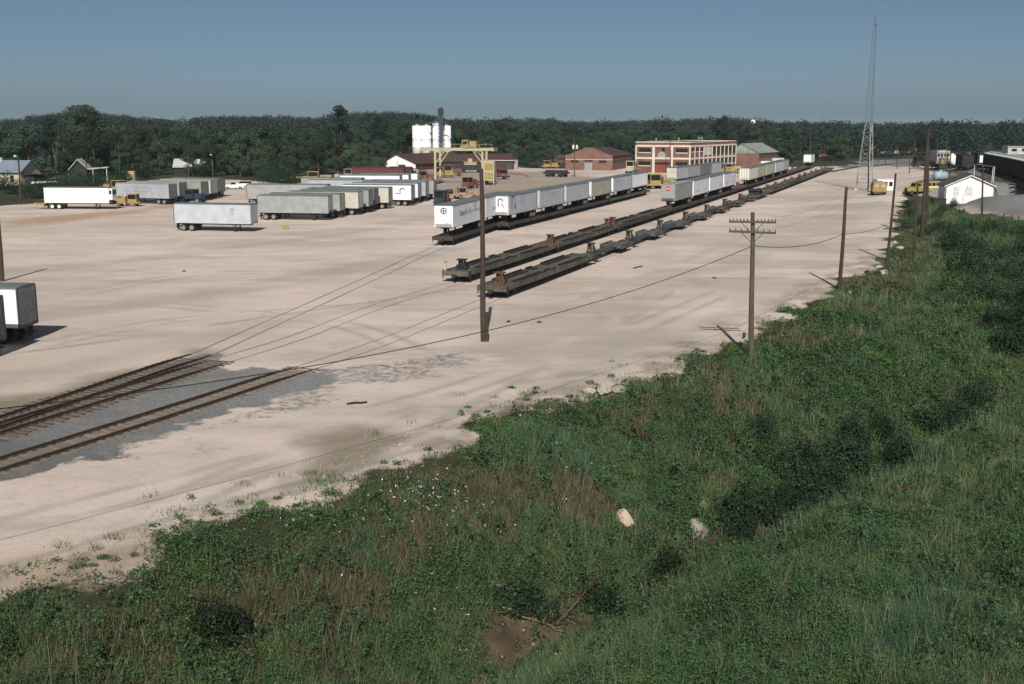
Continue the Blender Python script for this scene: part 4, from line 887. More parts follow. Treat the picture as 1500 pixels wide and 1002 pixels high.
for x, s_ in ((0,1),(u,-1)):
    for y in (0,6.5): m.bar((x,y,hz-3.2),(x+s_*2.6,y,hz+.3),.24); m.bar((x+s_*1.2,y,hz-.2),(x+s_*2.9,y,hz+.25),.16)
m.build('knee_brace', PYEL, t)
m = MB(); m.box(u*.52,u*.86,1.0,5.5,hz+1.0,hz+1.5); m.box(u*.55,u*.68,1.2,5.2,hz+1.5,hz+3.0); m.box(u*.7,u*.84,1.6,4.9,hz+1.5,hz+2.7); t2 = m.build('trolley', YEL, t); m = MB(); m.box(u*.57,u*.66,1.1,1.22,hz+1.8,hz+2.6); m.build('window', GLASS, t2)
m = MB()
for k in range(12): x = -3+k*(u+5.5)/11; m.bar((x,-.35,hz+1.0),(x,-.35,hz+1.9),.06)
m.bar((-3,-.35,hz+1.9),(u+2.5,-.35,hz+1.9),.06); m.build('railing', PYEL, t)
m = MB(); m.box(u+.6,u+3.4,-2.2,1.4,1.2,6.2); c_ = m.build('cab', PYEL, t); m = MB(); m.box(u+.9,u+3.1,-2.24,-2.2,3.8,5.6); m.box(u+.9,u+3.1,-2.24,-2.2,1.5,3.2); m.build('panel', YEL, c_)
m = MB()
for x in (u+.8,u+3.2):
    for y in (-2.0,1.2): m.box(x-.1,x+.1,y-.1,y+.1,0,1.2)
m.build('cab_stand', PYEL, t)
# ------------------------------------------------------------------ radio mast
v = G(1268,278); dep = v.y*CP+(CH-v.z)*SP; wb = 25*dep/1650
ztop = CH-(math.tan(PITCH-math.atan((501-34)/1650)))*v.y
t = thing('radio_mast', 'tall thin lattice radio mast, pale below and dark above the trees', 'mast', v, R(12)); hm = ztop-v.z; zs = hm*.40
def leg(k, z):
    a = k*2*math.pi/3+.3; w0 = wb*.58; r = (w0*(1-.55*z/zs*.75) if z < zs else w0*(1-.4125)*(.72-.42*(z-zs)/(hm-zs)))
    return (r*math.cos(a), r*math.sin(a), z)
MASTP = M('galvanised_mast', (.32,.36,.375), .6, .12, 2, metal=.2); MASTD = M('dull_upper_mast', (.13,.16,.19), .6, .15, 2)
for nme, z0_, z1_, n, mt_, th in (('lower_section', -.3, zs, 8, MASTP, .15), ('upper_section', zs, hm, 15, MASTD, .085)):
    m = MB()
    for k in range(3): m.bar(leg(k,z0_), leg(k,z1_), th)
    for i in range(n):
        za, zb_ = z0_+(z1_-z0_)*i/n, z0_+(z1_-z0_)*(i+1)/n
        for k in range(3): m.bar(leg(k,za) if i % 2 else leg((k+1) % 3,za), leg((k+1) % 3,zb_) if i % 2 else leg(k,zb_), th*.5); m.bar(leg(k,zb_), leg((k+1) % 3,zb_), th*.5)
    m.build(nme, mt_, t)
m = MB(); m.bar((0,0,hm-.5),(0,0,hm+1.6),.12); m.bar((0,0,hm-.4),(1.5,0,hm-.4),.12); m.bar((0,0,hm-1.6),(1.4,0,hm-1.6),.1); m.bar((1.5,0,hm-.9),(1.5,0,hm+.6),.07); m.build('antenna', MASTD, t)
m = MB()
for k in range(3): q = leg(k,0); m.box(q[0]-.5,q[0]+.5,q[1]-.5,q[1]+.5,-.6,.25)
m.build('footing', CONC, t)
# ------------------------------------------------------------------ poles and wires
WOODP = M('weathered_pole_wood', (.046,.034,.026), .9, .3, 1.5, streak=.5, dcol=(.075,.062,.048), bump=.3); WOODG = M('grey_pole_wood', (.085,.072,.055), .9, .25, 1.5, streak=.5, dcol=(.08,.065,.05), bump=.3); INSUL = M('dark_insulator', (.03,.03,.028), .35, .2, 3); WIRE = M('cable_black', (.02,.02,.02), .7, .1, 3)
def top_at(v, px):
    """top of a (possibly leaning) pole whose base is v, seen at pixel px, in the base's depth plane"""
    u = (px[0]-750)/F; w_ = -(px[1]-501)/F; d = Vector((u, CP+w_*SP, -SP+w_*CP)); k = v.y/d.y; return Vector((0,0,CH))+d*k
def pole(label, base, top, r=.16, mat=None, cat='pole', group=None, name='utility_pole', sunk=0.4):
    v = base if isinstance(base, Vector) else G(*base); T = top_at(v, top); t = thing(name, label, cat, v, 0, group)
    d = T-v; m = MB(); n = 7; P_ = []
    for i in range(n): f = i/(n-1); P_.append((d.x*f+(.03*math.sin(f*5+v.x) if 0 < i < n-1 else 0), d.y*f, d.z*f-(sunk if i == 0 else 0)))
    m.tube(P_, [r*(1.15-.4*i/(n-1)) for i in range(n)], 10); m.build('post', mat or WOODP, t); return t, v, T
tA, vA, TA = pole('tall dark wooden pole standing in the sand right in front of the left string', (708.5,500), (705,247), .19)
m = MB(); m.tube([(.25,-.03,-.2),(.22,-.03,2.1)], [.13,.10], 8); m.build('splint', WOODP, tA)
vB = Vector((0,0,0)); xb, yb = P(1101,524); vB = Vector((xb, yb, gz(xb, yb))); tB, vB, TB = pole('wooden pole with two crossarms full of insulators at the edge of the grass', vB, (1102.5,311), .17, WOODG)
def crossarm(t, v, T, ypx, wpx, npin, yaw, tilt=0.):
    f = (ypx[0]); c_ = Vector((0,0,0)); d = T-v; z = None
    for i in range(400):
        q = v+d*(i/400); 
        # project
        dz = q.z-CH; dep = q.y*CP-dz*SP; py = 501-F*(q.y*SP+dz*CP)/dep
        if py <= f: c_ = q-v; break
    L = wpx*(q.y*CP-dz*SP)/F/abs(math.cos(yaw)); ax = Vector((math.cos(yaw), math.sin(yaw), tilt)); m = MB(); off = Vector((-ax.y, ax.x, 0))*-.22
    m.bar(c_+off-ax*L/2, c_+off+ax*L/2, .11, .14); 
    m.bar(c_+off+ax*.75, c_+Vector((0,0,-.75)), .04); m.bar(c_+off-ax*.75, c_+Vector((0,0,-.75)), .04); o = m.build('crossarm', WOODG, t)
    for i in range(npin):
        s_ = -1 if i < npin/2 else 1; k = i % (npin//2); x = s_*(L/2*.22+(L/2*.74)*k/(npin/2-1)); 
        m = MB(); q2 = c_+off+ax*x; m.tube([q2, q2+Vector((0,0,.14))], .02, 6); m.lathe([(.025,.10),(.045,.12),(.03,.15),(.042,.17),(.025,.21)], 8, q2); m.build('insulator', INSUL, o)
    return v+c_+off, ax, L
yw = R(-12)
cB1 = crossarm(tB, vB, TB, (325,), 66, 12, yw, -.0); cB2 = crossarm(tB, vB, TB, (340,), 66, 8, yw, -.02)
tC, vC, TC = pole('bare leaning pole at the grass edge, next after the crossarm pole', (1229.5,425), (1240,274), .17)
tD, vD, TD = pole('thin leaning pole third along the grass edge, beside rubble', (1300,383), (1312,254), .15)
tE, vE, TE = pole('short thin pole on the grassy bank between the leaning pole and the big double pole', (1338,386), (1344.5,268), .15)
tF, vF, TF = pole('thick tall pole of the double pair left of the white hut', (1350,348), (1360.5,190), .26)
tF2, vF2, TF2 = pole('thinner pole standing close behind the thick one of the double pair', (1357,318), (1361,214), .22)
tG, vG, TG = pole('slim dark pole directly in front of the white hut', (1438,322), (1440.5,243), .15)
tH, vH, TH = pole('dark pole standing beside the foot of the radio mast', (1271.5,280), (1273,206), .16)
FP = 'thin poles far across the right-hand yard'
far = [((1287,238),(1287,215),'thin far pole just right of the mast, by the grass'),((1297,243),(1297,216),'far pole second to the right of the mast, in front of the yellow wagon'),((1314,248),(1314,213),'far pole with a bent top, midway between mast and double pole'),((1332,254),(1333,216),'nearer of the two close poles left of the dark machine'),((1336,248),(1337,216),'second of the two close poles left of the dark machine'),((1340,238),(1340,204),'pale thin far pole rising above the flat wagons'),((1386,264),(1388,216),'pole right of the teal tank, nearer one'),((1391,262),(1393,220),'pole right of the teal tank, second one'),((1373,236),(1373,202),'thin pole behind the yellow-nosed locomotive'),((1386,238),(1386,206),'thin pole behind the white tank car')]
for i, (b_, tp, lab) in enumerate(far): pole(lab, b_, tp, .12, WOODG if i in (5, 8, 9) else WOODP, group=FP)
m = MB(); m.bar((-2,0,5.2),(2.2,0,5.2),.14); o = m.build('crossarm', WOODG, bpy.data.objects['utility_pole.012' if 'utility_pole.012' in bpy.data.objects else 'utility_pole'])
LP = 'poles along the wood and workshops'
LAMPH = M('lamp_head_grey', (.6,.6,.58), .5, .1, 3)
leftp = [((30.5,300),(27,229),'pole with a lamp head left of the refrigerated trailer',.16,1),((3,412),(-4,296),'pole at the extreme left edge behind the cut-off trailers',.2,0),((127,271),(126,228),'bare brown pole in front of the dark house',.15,0),((117,266),(117,232),'thin pole at the corner of the dark house',.12,0),((175,268),(174,206),'thin pole by the wood behind the refrigerated trailer',.13,0),((276,262),(276,226),'pale short pole in front of the wood',.12,0),((312,262),(311,227),'thin pole with a pale lamp above the group of left trailers',.12,1),((580,262),(582,236),'thin dark pole in front of the white gabled shed',.1,0),((627,232),(627,191),'pole standing in front of the white silos',.13,0),((616.5,267),(616,222),'thin pole left of the gantry leg',.11,0),((701,252),(701,196),'thin pole rising behind the right leg of the gantry',.12,0),((808,246),(808,212),'thin pole left of the gabled brick building',.12,0),((841.5,259),(841.5,203),'dark pole with pale transformers in front of the gabled brick building',.16,2),((982,255),(982,195),'dark pole against the framed brick building',.15,0),((1188,240),(1187,196),'pale pole behind the lone white trailer',.13,0)]
for b_, tp, lab, r_, k in leftp:
    t, v, T = pole(lab, b_, tp, r_, WOODG if 'pale' in lab else WOODP, group=LP); d = T-v
    if k == 1: m = MB(); m.bar((d.x,d.y,d.z-.2),(d.x-.1,d.y-1.2,d.z+.1),.07); m.lathe([(.1,.25),(.3,.1),(.32,0),(.2,-.12)], 10, (d.x-.1,d.y-1.3,d.z)); m.build('lamp_head', LAMPH, t)
    if k == 2:
        for sx in (-.35,.75): m = MB(); m.lathe([(.3,0),(.34,.1),(.34,1.0),(.3,1.1),(.08,1.15),(.06,1.4)], 12, (d.x+sx,d.y-.3,d.z-3.1)); m.build('transformer', LAMPH, t)
        m = MB(); m.bar((d.x-1.1,d.y,d.z-.4),(d.x+1.1,d.y,d.z-.4),.12); m.build('crossarm', WOODP, t)
def wire(label, a, b_, sag, r=.02, n=24):
    a = Vector(a); b_ = Vector(b_); p = [a.lerp(b_, i/n)-Vector((0,0,4*sag*(i/n)*(1-i/n))) for i in range(n+1)]
    m = MB(); m.tube(p, r, 6); return tag(m.build('cable', WIRE), label, 'cable')
att = vB+(TB-vB)*.785
xe, ye = -24.0, 25.0; ze = gz(xe, ye); tZ = thing('utility_pole', 'pole outside the left edge of the photo carrying the low cable', 'pole', (xe,ye,ze)); m = MB(); m.tube([(0,0,-.4),(0,0,8.0-ze)], [.18,.14], 10); m.build('post', WOODP, tZ)
wire('thick black cable sagging low from the crossarm pole across the sand to the left', att, (xe,ye,7.6), 2.05, .019, 40)
wire('thin cable from the crossarm pole to the bare leaning pole', att+Vector((.15,0,0)), vC+(TC-vC)*.55, .5, .025)
wire('thin cable from the bare leaning pole towards the rubble', vC+(TC-vC)*.55, vD+(TD-vD)*.45, .35, .022)
WG = 'telegraph wires strung from the crossarms'
p1 = vC+(TC-vC)*.97
wire('upper telegraph wire from the crossarm to the bare leaning pole', cB1[0]+cB1[1]*1.2+Vector((0,0,.3)), p1, .5, .007); 
wire('lower telegraph wire from the crossarm to the bare leaning pole', cB2[0]+cB2[1]*1.2+Vector((0,0,.3)), p1-Vector((0,0,.8)), .5, .007)
# ------------------------------------------------------------------ machines, vehicles and rolling stock further off
def machine(label, px, yaw_deg, col, size=1.0, style='tamper', cat='track machine', name='track_machine', wh=None, group='parked track maintenance machines'):
    """rail maintenance machine: frame, wheels, engine hood, cab with windows, boom or rollers"""
    v = G(*px) if not isinstance(px, Vector) else px; t = thing(name, label, cat, v, R(yaw_deg), group); s = size
    L = {'tamper':6.5,'crane':7.5,'loader':6.0,'cart':3.8,'box':3.6}[style]
    m = MB(); m.box(-L/2,L/2,-1.1,1.1,.75,1.15); m.box(-L/2-.25,-L/2,-.9,.9,.6,1.2); m.box(L/2,L/2+.25,-.9,.9,.6,1.2); m.build('frame', col if style != 'crane' else STEELB, t)
    for x in (-L/2+1.1, L/2-1.1):
        for y in (-1.0,1.0):
            m = MB(); r_ = .62 if style == 'loader' else .42; m.tube([(x,y-.14,r_),(x,y+.14,r_)], r_, 14); w_ = m.build('wheel', TYRE if style == 'loader' else RUST, t); m = MB(); m.tube([(x,y-.17,r_),(x,y+.17,r_)], r_*.45, 10); m.build('hub', wh or col, w_)
    if style != 'box':
        m = MB(); m.box(.1,L/2-.3,-.85,.85,1.15,2.25,top=.9); h_ = m.build('engine_hood', col, t); m = MB()
        for k in range(4): m.box(.5+k*.4,.65+k*.4,-.875,-.86,1.4,2.0)
        m.tube([(1.2,.3,2.2),(1.2,.3,2.9)], .07, 6); m.build('grille', STEELB, h_)
    if style in ('tamper','crane','loader'):
        m = MB(); m.box(-L/2+.5,-.3,-1.05,1.05,1.16,1.9)
        for x in (-L/2+.58,-.38):
            for y in (-.97,.97): m.box(x-.07,x+.07,y-.07,y+.07,1.9,3.1)
        m.box(-L/2+.35,-.15,-1.15,1.15,3.1,3.25); c_ = m.build('cab', col, t)
        m = MB(); m.box(-L/2+.66,-.46,-.98,.98,1.95,3.05); m.build('window', GLASS, c_)
    if style == 'crane': m = MB(); m.bar((-L/2+.4,0,1.8),(-L/2-5.0,.2,1.5),.5,.4); m.bar((-L/2-5,.2,1.5),(-L/2-7,.2,.7),.3); m.bar((-L/2+.6,0,3.0),(-L/2-4.2,.2,1.9),.06); m.build('boom', col, t)
    if style == 'tamper': m = MB(); m.box(-.2,.2,-1.3,1.3,.35,2.7); m.bar((L/2-.2,0,1.2),(L/2+2,0,1.9),.2); m.tube([(L/2-.9,-.5,2.3),(L/2-.9,.5,2.3)], .35, 10); m.build('work_head', RUSTR, t)
    if style == 'loader': m = MB(); m.bar((-1,.8,1.6),(-L/2-1.6,.8,.9),.2); m.bar((-1,-.8,1.6),(-L/2-1.6,-.8,.9),.2); m.prism([(-L/2-1.5,.3),(-L/2-2.5,.15),(-L/2-2.5,.3),(-L/2-1.9,1.2),(-L/2-1.5,1.2)], 'y', -1.2, 1.2); m.build('bucket', col, t)
    if style == 'cart': m = MB(); m.tube([(-1.5,0,1.7),(0,0,1.7)], .5, 12); m.build('tank', STEELB, t)
    if style == 'box': m = MB(); m.box(-L/2,L/2,-1.1,1.1,1.15,3.3); b_ = m.build('housing', col, t); m = MB(); m.box(-L/2+.3,L/2-.3,-1.13,-1.1,1.5,2.9); m.box(-L/2+.2,L/2-.2,-.9,.9,3.3,3.5); m.build('panel', PYEL if col is YEL else SILLB, b_)
    t.scale = (s,s,s); return t
machine('yellow tractor machine parked in front of the faded-lettered trailer', (188,302), 175, YEL, .72, 'tamper'); machine('small yellow machine half hidden behind the refrigerated trailer nose', (168,284), 150, YEL, .95, 'tamper')
machine('yellow crane machine with a long low boom left of the maroon boxcar', (468,268), 10, YEL, .95, 'crane'); machine('silver-grey cart standing right of the yellow crane machine', (490,266), 0, SILVER, .9, 'cart')
machine('orange cabbed machine with a yellow hood left of the maroon boxcar', (516,263), 20, PINKO, .95, 'loader'); machine('yellow box machine between the maroon boxcar and the gantry', (603,264), 5, PYEL, .95, 'box')
machine('orange machine left of the gantry leg', (626,265), 10, ORA, .85, 'tamper'); machine('yellow and orange machine under the left side of the gantry beam', (651,260), 0, YEL, .9, 'tamper'); machine('orange machine with rollers under the gantry beam', (663,258), 4, ORA, 1.0, 'loader')
machine('rusty orange machine on the open ground under the gantry', (689,276), 60, ORA, .85, 'tamper'); machine('small yellow machine behind the first white string trailer', (663,291), 10, YEL, .9, 'cart'); machine('salmon coloured machine beside the small yellow one', (684,291.5), 12, PINKO, .75, 'loader')
machine('orange crane machine right of the gantry cab', (728,263), 200, ORA, .9, 'crane'); machine('rust coloured machine behind the orange crane', (716,256), 30, RUSTR, .9, 'tamper')
machine('tall dark green forklift at the near end of the trailer row', (648,302), 80, M('dark_green_paint', (.025,.04,.04), .6, .2, 1), .95, 'tamper', 'forklift')
machine('yellow forklift machine in front of the gabled brick building side', (926,253), 70, PYEL, 1.2, 'tamper', 'forklift'); machine('orange-yellow machine at the far end of the left string', (954,276), 20, ORA, 1.0, 'loader'); machine('yellow machine beside the orange one at the end of the left string', (968,276.5), 10, YEL, 1.1, 'tamper')
machine('yellow machine by the foot of the framed building, left one', (1060,256), 5, YEL, 1.1, 'tamper'); machine('yellow machine by the foot of the framed building, right one', (1072,254), 8, PYEL, 1.0, 'loader')
machine('distant orange machine near the trees left of the mast', (1209,233), 0, ORA, 1.2, 'tamper'); machine('rusty orange machine beside the gabled brick building left wall', (818,241), 20, ORA, 1.1, 'box'); machine('yellow machine in the trees beside the orange box machine', (806,247), 10, YEL, .9, 'tamper')
for i, (px, lab) in enumerate((((1138,246),'pale box container standing behind the far loaded trailers'),((1122,247),'white box container left of the pale one behind the far trailers'))):
    v = G(*px); t = thing('storage_container', lab, 'container', v, R(5)); m = MB(); m.box(-2.2,2.2,-1.2,1.2,0,3.6 if i == 0 else 2.7)
    for k in range(9): m.box(-2.1+k*.5,-2.0+k*.5,-1.24,-1.2,.15,2.5)
    m.build('body', CREAM if i == 0 else WHITE, t); m = MB(); m.box(-2.25,2.25,-1.25,1.25,3.6 if i == 0 else 2.7,3.7 if i == 0 else 2.8); m.build('roof', ROOF, t)
v = G(193,267); t = thing('yellow_cabinet', 'tall narrow yellow cabinet standing on the grass behind the left trailers', 'cabinet', v, R(0)); m = MB(); m.box(-.95,.95,-.7,.7,.2,3.0); m.build('body', PYEL, t); m = MB(); m.box(-.75,.75,-.74,-.7,.5,2.8); m.build('door', YEL, t); m = MB(); m.box(-.9,.9,-.6,.6,-.3,.2); m.build('plinth', CONC, t)
# maroon boxcars behind the trailers
def boxcar(label, v, yaw, L, mat, roofm=None, h=3.1, name='boxcar', cat='boxcar', ribs=True, group=None, door=None, sub=True):
    t = thing(name, label, cat, v, yaw, group); m = MB(); m.box(-L/2,L/2,-1.45,1.45,1.05,1.05+h)
    n = int(L/1.1)
    for i in range(n+1):
        x = -L/2+i*L/n
        for s_ in (-1,1): m.box(x-.06,x+.06,min(s_*1.45,s_*1.52),max(s_*1.45,s_*1.52),1.05,1.05+h-.1)
    m.build('body', mat, t)
    m = MB(); m.prism([(-1.55,1.05+h),(0,1.05+h+.35),(1.55,1.05+h),(1.55,.95+h),(-1.55,.95+h)], 'x', -L/2-.08, L/2+.08); m.box(-L/2,L/2,-.35,.35,1.05+h+.4,1.05+h+.46); m.build('roof', roofm or mat, t)
    m = MB(); m.box(-1.5,1.5,-1.56,-1.525,1.1,.95+h); m.build('door', door or mat, t)
    m = MB(); m.box(-L/2,L/2,-.3,.3,.5,1.05)
    for x in (-L/2,L/2): m.box(x-.45,x+.45,-.12,.12,.55,.8)
    m.build('underframe', UNDER, t)
    for x in (-L/2+2,L/2-2): bogie(t, x)
    m = MB()
    for k in range(6): m.box(L/2,L/2+.08,.8,1.2,1.2+k*.45,1.25+k*.45); m.box(-L/2-.08,-L/2,.8,1.2,1.2+k*.45,1.25+k*.45)
    m.build('ladder', mat, t); return t
v = G(555,270); boxcar('maroon boxcar behind the white red-lettered trailer', v, R(-2), 13.5, MBOX); v = G(588,268); boxcar('darker short boxcar coupled right of the maroon one', v, R(-2), 6.0, M('dark_maroon_paint', (.06,.028,.026), .7, .2, 1), h=2.9)
# dark gondolas under the gantry
for i, (px, lab, yw_) in enumerate((((690,253),'black gondola wagon with a yellow hut on it beyond the gantry',2),((790,246),'black flat wagon loaded low on the bare ground left of the gabled building',-30),((815,259),'second black flat wagon on the bare ground, nearer one',-30))):
    v = G(*px); L = 9.5 if i == 0 else 7.5; t = thing('gondola_wagon', lab, 'wagon', v, R(yw_)); m = MB(); m.box(-L/2,L/2,-1.3,1.3,.9,1.1)
    hh = 2.6 if i == 0 else 1.5
    for y in (-1.3,1.2): m.box(-L/2,L/2,y,y+.1,1.1,hh)
    for x in (-L/2,L/2-.1): m.box(x,x+.1,-1.2,1.2,1.1,hh)
    for k in range(8): m.box(-L/2+k*L/7.5-.05,-L/2+k*L/7.5+.05,-1.38,-1.3,.9,hh)
    m.build('body', STEELB, t); bogie(t, -L/2+1.6); bogie(t, L/2-1.6)
    if i == 0: m = MB(); m.box(-2.2,1.8,-1.0,1.0,1.1,3.1); m.box(-1,.4,-.7,.7,3.1,4.6); m.build('hut', PYEL, t); m = MB(); m.prism([(-1.1,3.1),(1.1,3.1),(0,3.6)], 'x', -2.4, 2.0); m.build('hut_roof', YEL, t)
    else: m = MB(); m.prism([(-1.2,1.2),(1.2,1.2),(.7,2.0),(-.6,1.9)], 'x', -L/2+.3, L/2-.3); m.build('load', UNDER, t)
# ------------------------------------------------------------------ road vehicles
def car(label, px, yaw_deg, paint, kind='pickup'):
    v = G(*px); t = thing('parked_'+('pickup' if kind == 'pickup' else 'car'), label, 'pickup truck' if kind == 'pickup' else 'car', v, R(yaw_deg), 'cars parked by the wood'); L = 4.9; W = .9
    if kind == 'pickup': pr = [(-2.45,.45),(2.45,.45),(2.45,1.05),(.35,1.05),(.35,1.12),(-.9,1.12),(-2.4,1.0)]
    else: pr = [(-2.35,.4),(2.35,.4),(2.4,.95),(-2.4,.9)]
    m = MB(); m.prism(pr, 'y', -W, W); m.build('body', paint, t)
    cb = [(-.95,1.1),(.35,1.1),(.25,1.72),(-.35,1.72)] if kind == 'pickup' else [(-1.2,.9),(2.2,.93),(1.9,1.5),(-.4,1.52)]
    m = MB(); m.prism(cb, 'y', -.8, .8); g_ = m.build('window', GLASS, t); m = MB(); m.box(cb[3][0]-.03,cb[2][0]+.03,-.78,.78,cb[2][1]-.02,cb[2][1]+.05); m.build('cab_roof', paint, t)
    for x in (-1.5,1.5):
        for y in (-.8,.8): m = MB(); m.tube([(x,y-.11,.36),(x,y+.11,.36)], .36, 14); w_ = m.build('wheel', TYRE, t); m = MB(); m.tube([(x,y-.13,.36),(x,y+.13,.36)], .19, 10); m.build('rim', RIM, w_)
    for y in (-.65,.65): m = MB(); m.box(-2.5 if kind == 'pickup' else -2.42,-2.38,y-.13,y+.13,.65,.82); m.build('headlight', RIMW, t)
    m = MB(); m.box(-2.55,-2.4,-.9,.9,.4,.55); m.box(2.4,2.55,-.9,.9,.4,.55); m.build('bumper', RIM, t); return t
car('white and dark pickup truck parked right of the left trailer group', (343,277), 10, WWALL, 'pickup'); car('white car parked next to the pickup near the wood', (356,274), 14, WWALL, 'car'); car('white van-like car beside the beige house', (50,271), 160, WWALL, 'car'); car('pale car under the trees between the two houses', (72,270), 15, SILVER, 'car')
# dark road tractor among the left trailers
v = G(280,297); t = thing('road_tractor', 'dark blue road tractor parked between the left trailers', 'truck', v, R(-20)); NAVY = M('dark_blue_paint', (.03,.045,.07), .4, .2, 1)
m = MB(); m.box(-3,3,-.45,.45,.7,.95); m.build('chassis', UNDER, t); m = MB(); m.box(-.6,1.2,-1.15,1.15,.9,2.7); m.box(1.2,2.9,-.75,.75,.9,1.9,top=.92); m.build('cab', NAVY, t); m = MB(); m.box(-.3,1.0,-1.17,1.17,1.8,2.5); m.box(1.2,1.24,-1,1,1.95,2.5); m.build('window', GLASS, t)
for x, y in ((2.2,.95),(2.2,-.95),(-1.6,.9),(-1.6,-.9),(-2.6,.9),(-2.6,-.9)): wheel_pair(t, x, y, .5, wdt=.3 if x > 0 else .5)
# yellow crew truck on the right
v = G(1350,285); t = thing('crew_truck', 'yellow crew truck with a long windowed body and white stripe near the white hut', 'truck', v, R(180+14)); sT = 53*v.y/1650/8.6
m = MB(); m.box(-4.3,4.2,-.45,.45,.6,.85); m.box(4.15,4.35,-1.1,1.1,.45,.75); m.build('chassis', UNDER, t)
m = MB(); m.prism([(2.5,.8),(4.2,.8),(4.25,1.5),(4.1,1.7),(2.5,1.85)], 'y', -.95, .95); m.build('hood', YEL, t); m = MB(); m.box(.9,2.5,-1.1,1.1,.8,2.0); m.prism([(.9,2.0),(2.5,2.0),(2.1,2.75),(.9,2.75)], 'y', -1.05, 1.05); c_ = m.build('cab', YEL, t)
m = MB(); m.box(1.1,2.0,-1.12,1.12,2.02,2.6); m.prism([(2.5,2.02),(2.53,2.02),(2.16,2.68),(2.13,2.68)], 'y', -.95, .95); m.build('window', GLASS, c_)
m = MB(); m.box(-4.3,.85,-1.2,1.2,.8,2.95); m.box(-4.35,.9,-1.22,1.22,2.95,3.1,top=.95); b2 = m.build('crew_body', YEL, t); m = MB()
m.box(-4.2,.8,-1.215,1.215,1.65,1.95); m.build('white_stripe', WHITE, b2)
for k in range(4):
    for s_ in (-1,1): m = MB(); m.box(-3.9+k*1.2,-3.1+k*1.2,min(s_*1.2,s_*1.22),max(s_*1.2,s_*1.22),2.1,2.75); m.build('window', GLASS, b2)
for x, y in ((3.3,.9),(3.3,-.9),(-2.6,.9),(-2.6,-.9)): wheel_pair(t, x, y, .52, wdt=.3 if x > 0 else .5, rim=RUSTR if x > 0 else None)
for y in (-.7,.7): m = MB(); m.tube([(4.2,y,1.25),(4.3,y,1.25)], .14, 10); m.build('headlight', RIMW, t)
m = MB(); m.box(4.22,4.3,-.5,.5,.9,1.55); m.build('grille', STEELB, t); m = MB(); m.box(-4.1,.6,-.9,.9,3.1,3.25); m.build('roof_rack', ORA, t); t.scale = (sT,)*3
# yellow van and white site cabin
v = G(1286,285); t = thing('yellow_van', 'rounded yellow van seen from behind beside the white cabin', 'van', v, R(78)); sV = 19.5*v.y/1650/2.15
m = MB(); pr = [(-1.05,.5),(1.05,.5),(1.07,1.3),(.95,1.95),(.6,2.12),(-.6,2.12),(-.95,1.95),(-1.07,1.3)]; m.prism(pr, 'x', -2.4, 1.5); m.prism([(y*.92,.5+(z-.5)*.62) for y,z in pr], 'x', 1.5, 2.5); m.build('body', YEL, t)
for y0,y1 in ((-.85,-.08),(.08,.85)): m = MB(); m.box(-2.43,-2.4,y0,y1,.65,1.85); d_ = m.build('rear_door', YEL, t); m = MB(); m.box(-2.46,-2.43,y0+.12,y1-.12,1.3,1.7); m.build('window', PYEL, d_)
m = MB(); m.box(-2.55,-2.38,-1.05,1.05,.4,.55); m.build('bumper', STEELB, t)
for x in (-1.5,1.6):
    for y in (-.9,.9): m = MB(); m.tube([(x,y-.13,.38),(x,y+.13,.38)], .38, 14); w_ = m.build('wheel', TYRE, t); m = MB(); m.tube([(x,y-.15,.38),(x,y+.15,.38)], .2, 10); m.build('rim', RIM, w_)
t.scale = (sV,)*3
v = G(1297,280.5); t = thing('site_cabin', 'white site cabin with two dark windows behind the yellow van', 'cabin', v, R(3)); k = v.y/1650
m = MB(); m.box(-13*k,12*k,0,3.2,.2,17*k); m.build('wall', BRIGHT, t); m = MB(); m.box(-13.4*k,12.4*k,-.1,3.3,17*k,17.8*k); m.build('roof', WHITE, t)
for a in (-2.5,5): window(t, a*k, (a+4.6)*k, 7.5*k, 14*k, y=0)
m = MB()
for x in (-12,0,11): m.box(x*k-.15,x*k+.15,.2,.5,-.4,.2)
m.build('skid', UNDER, t)
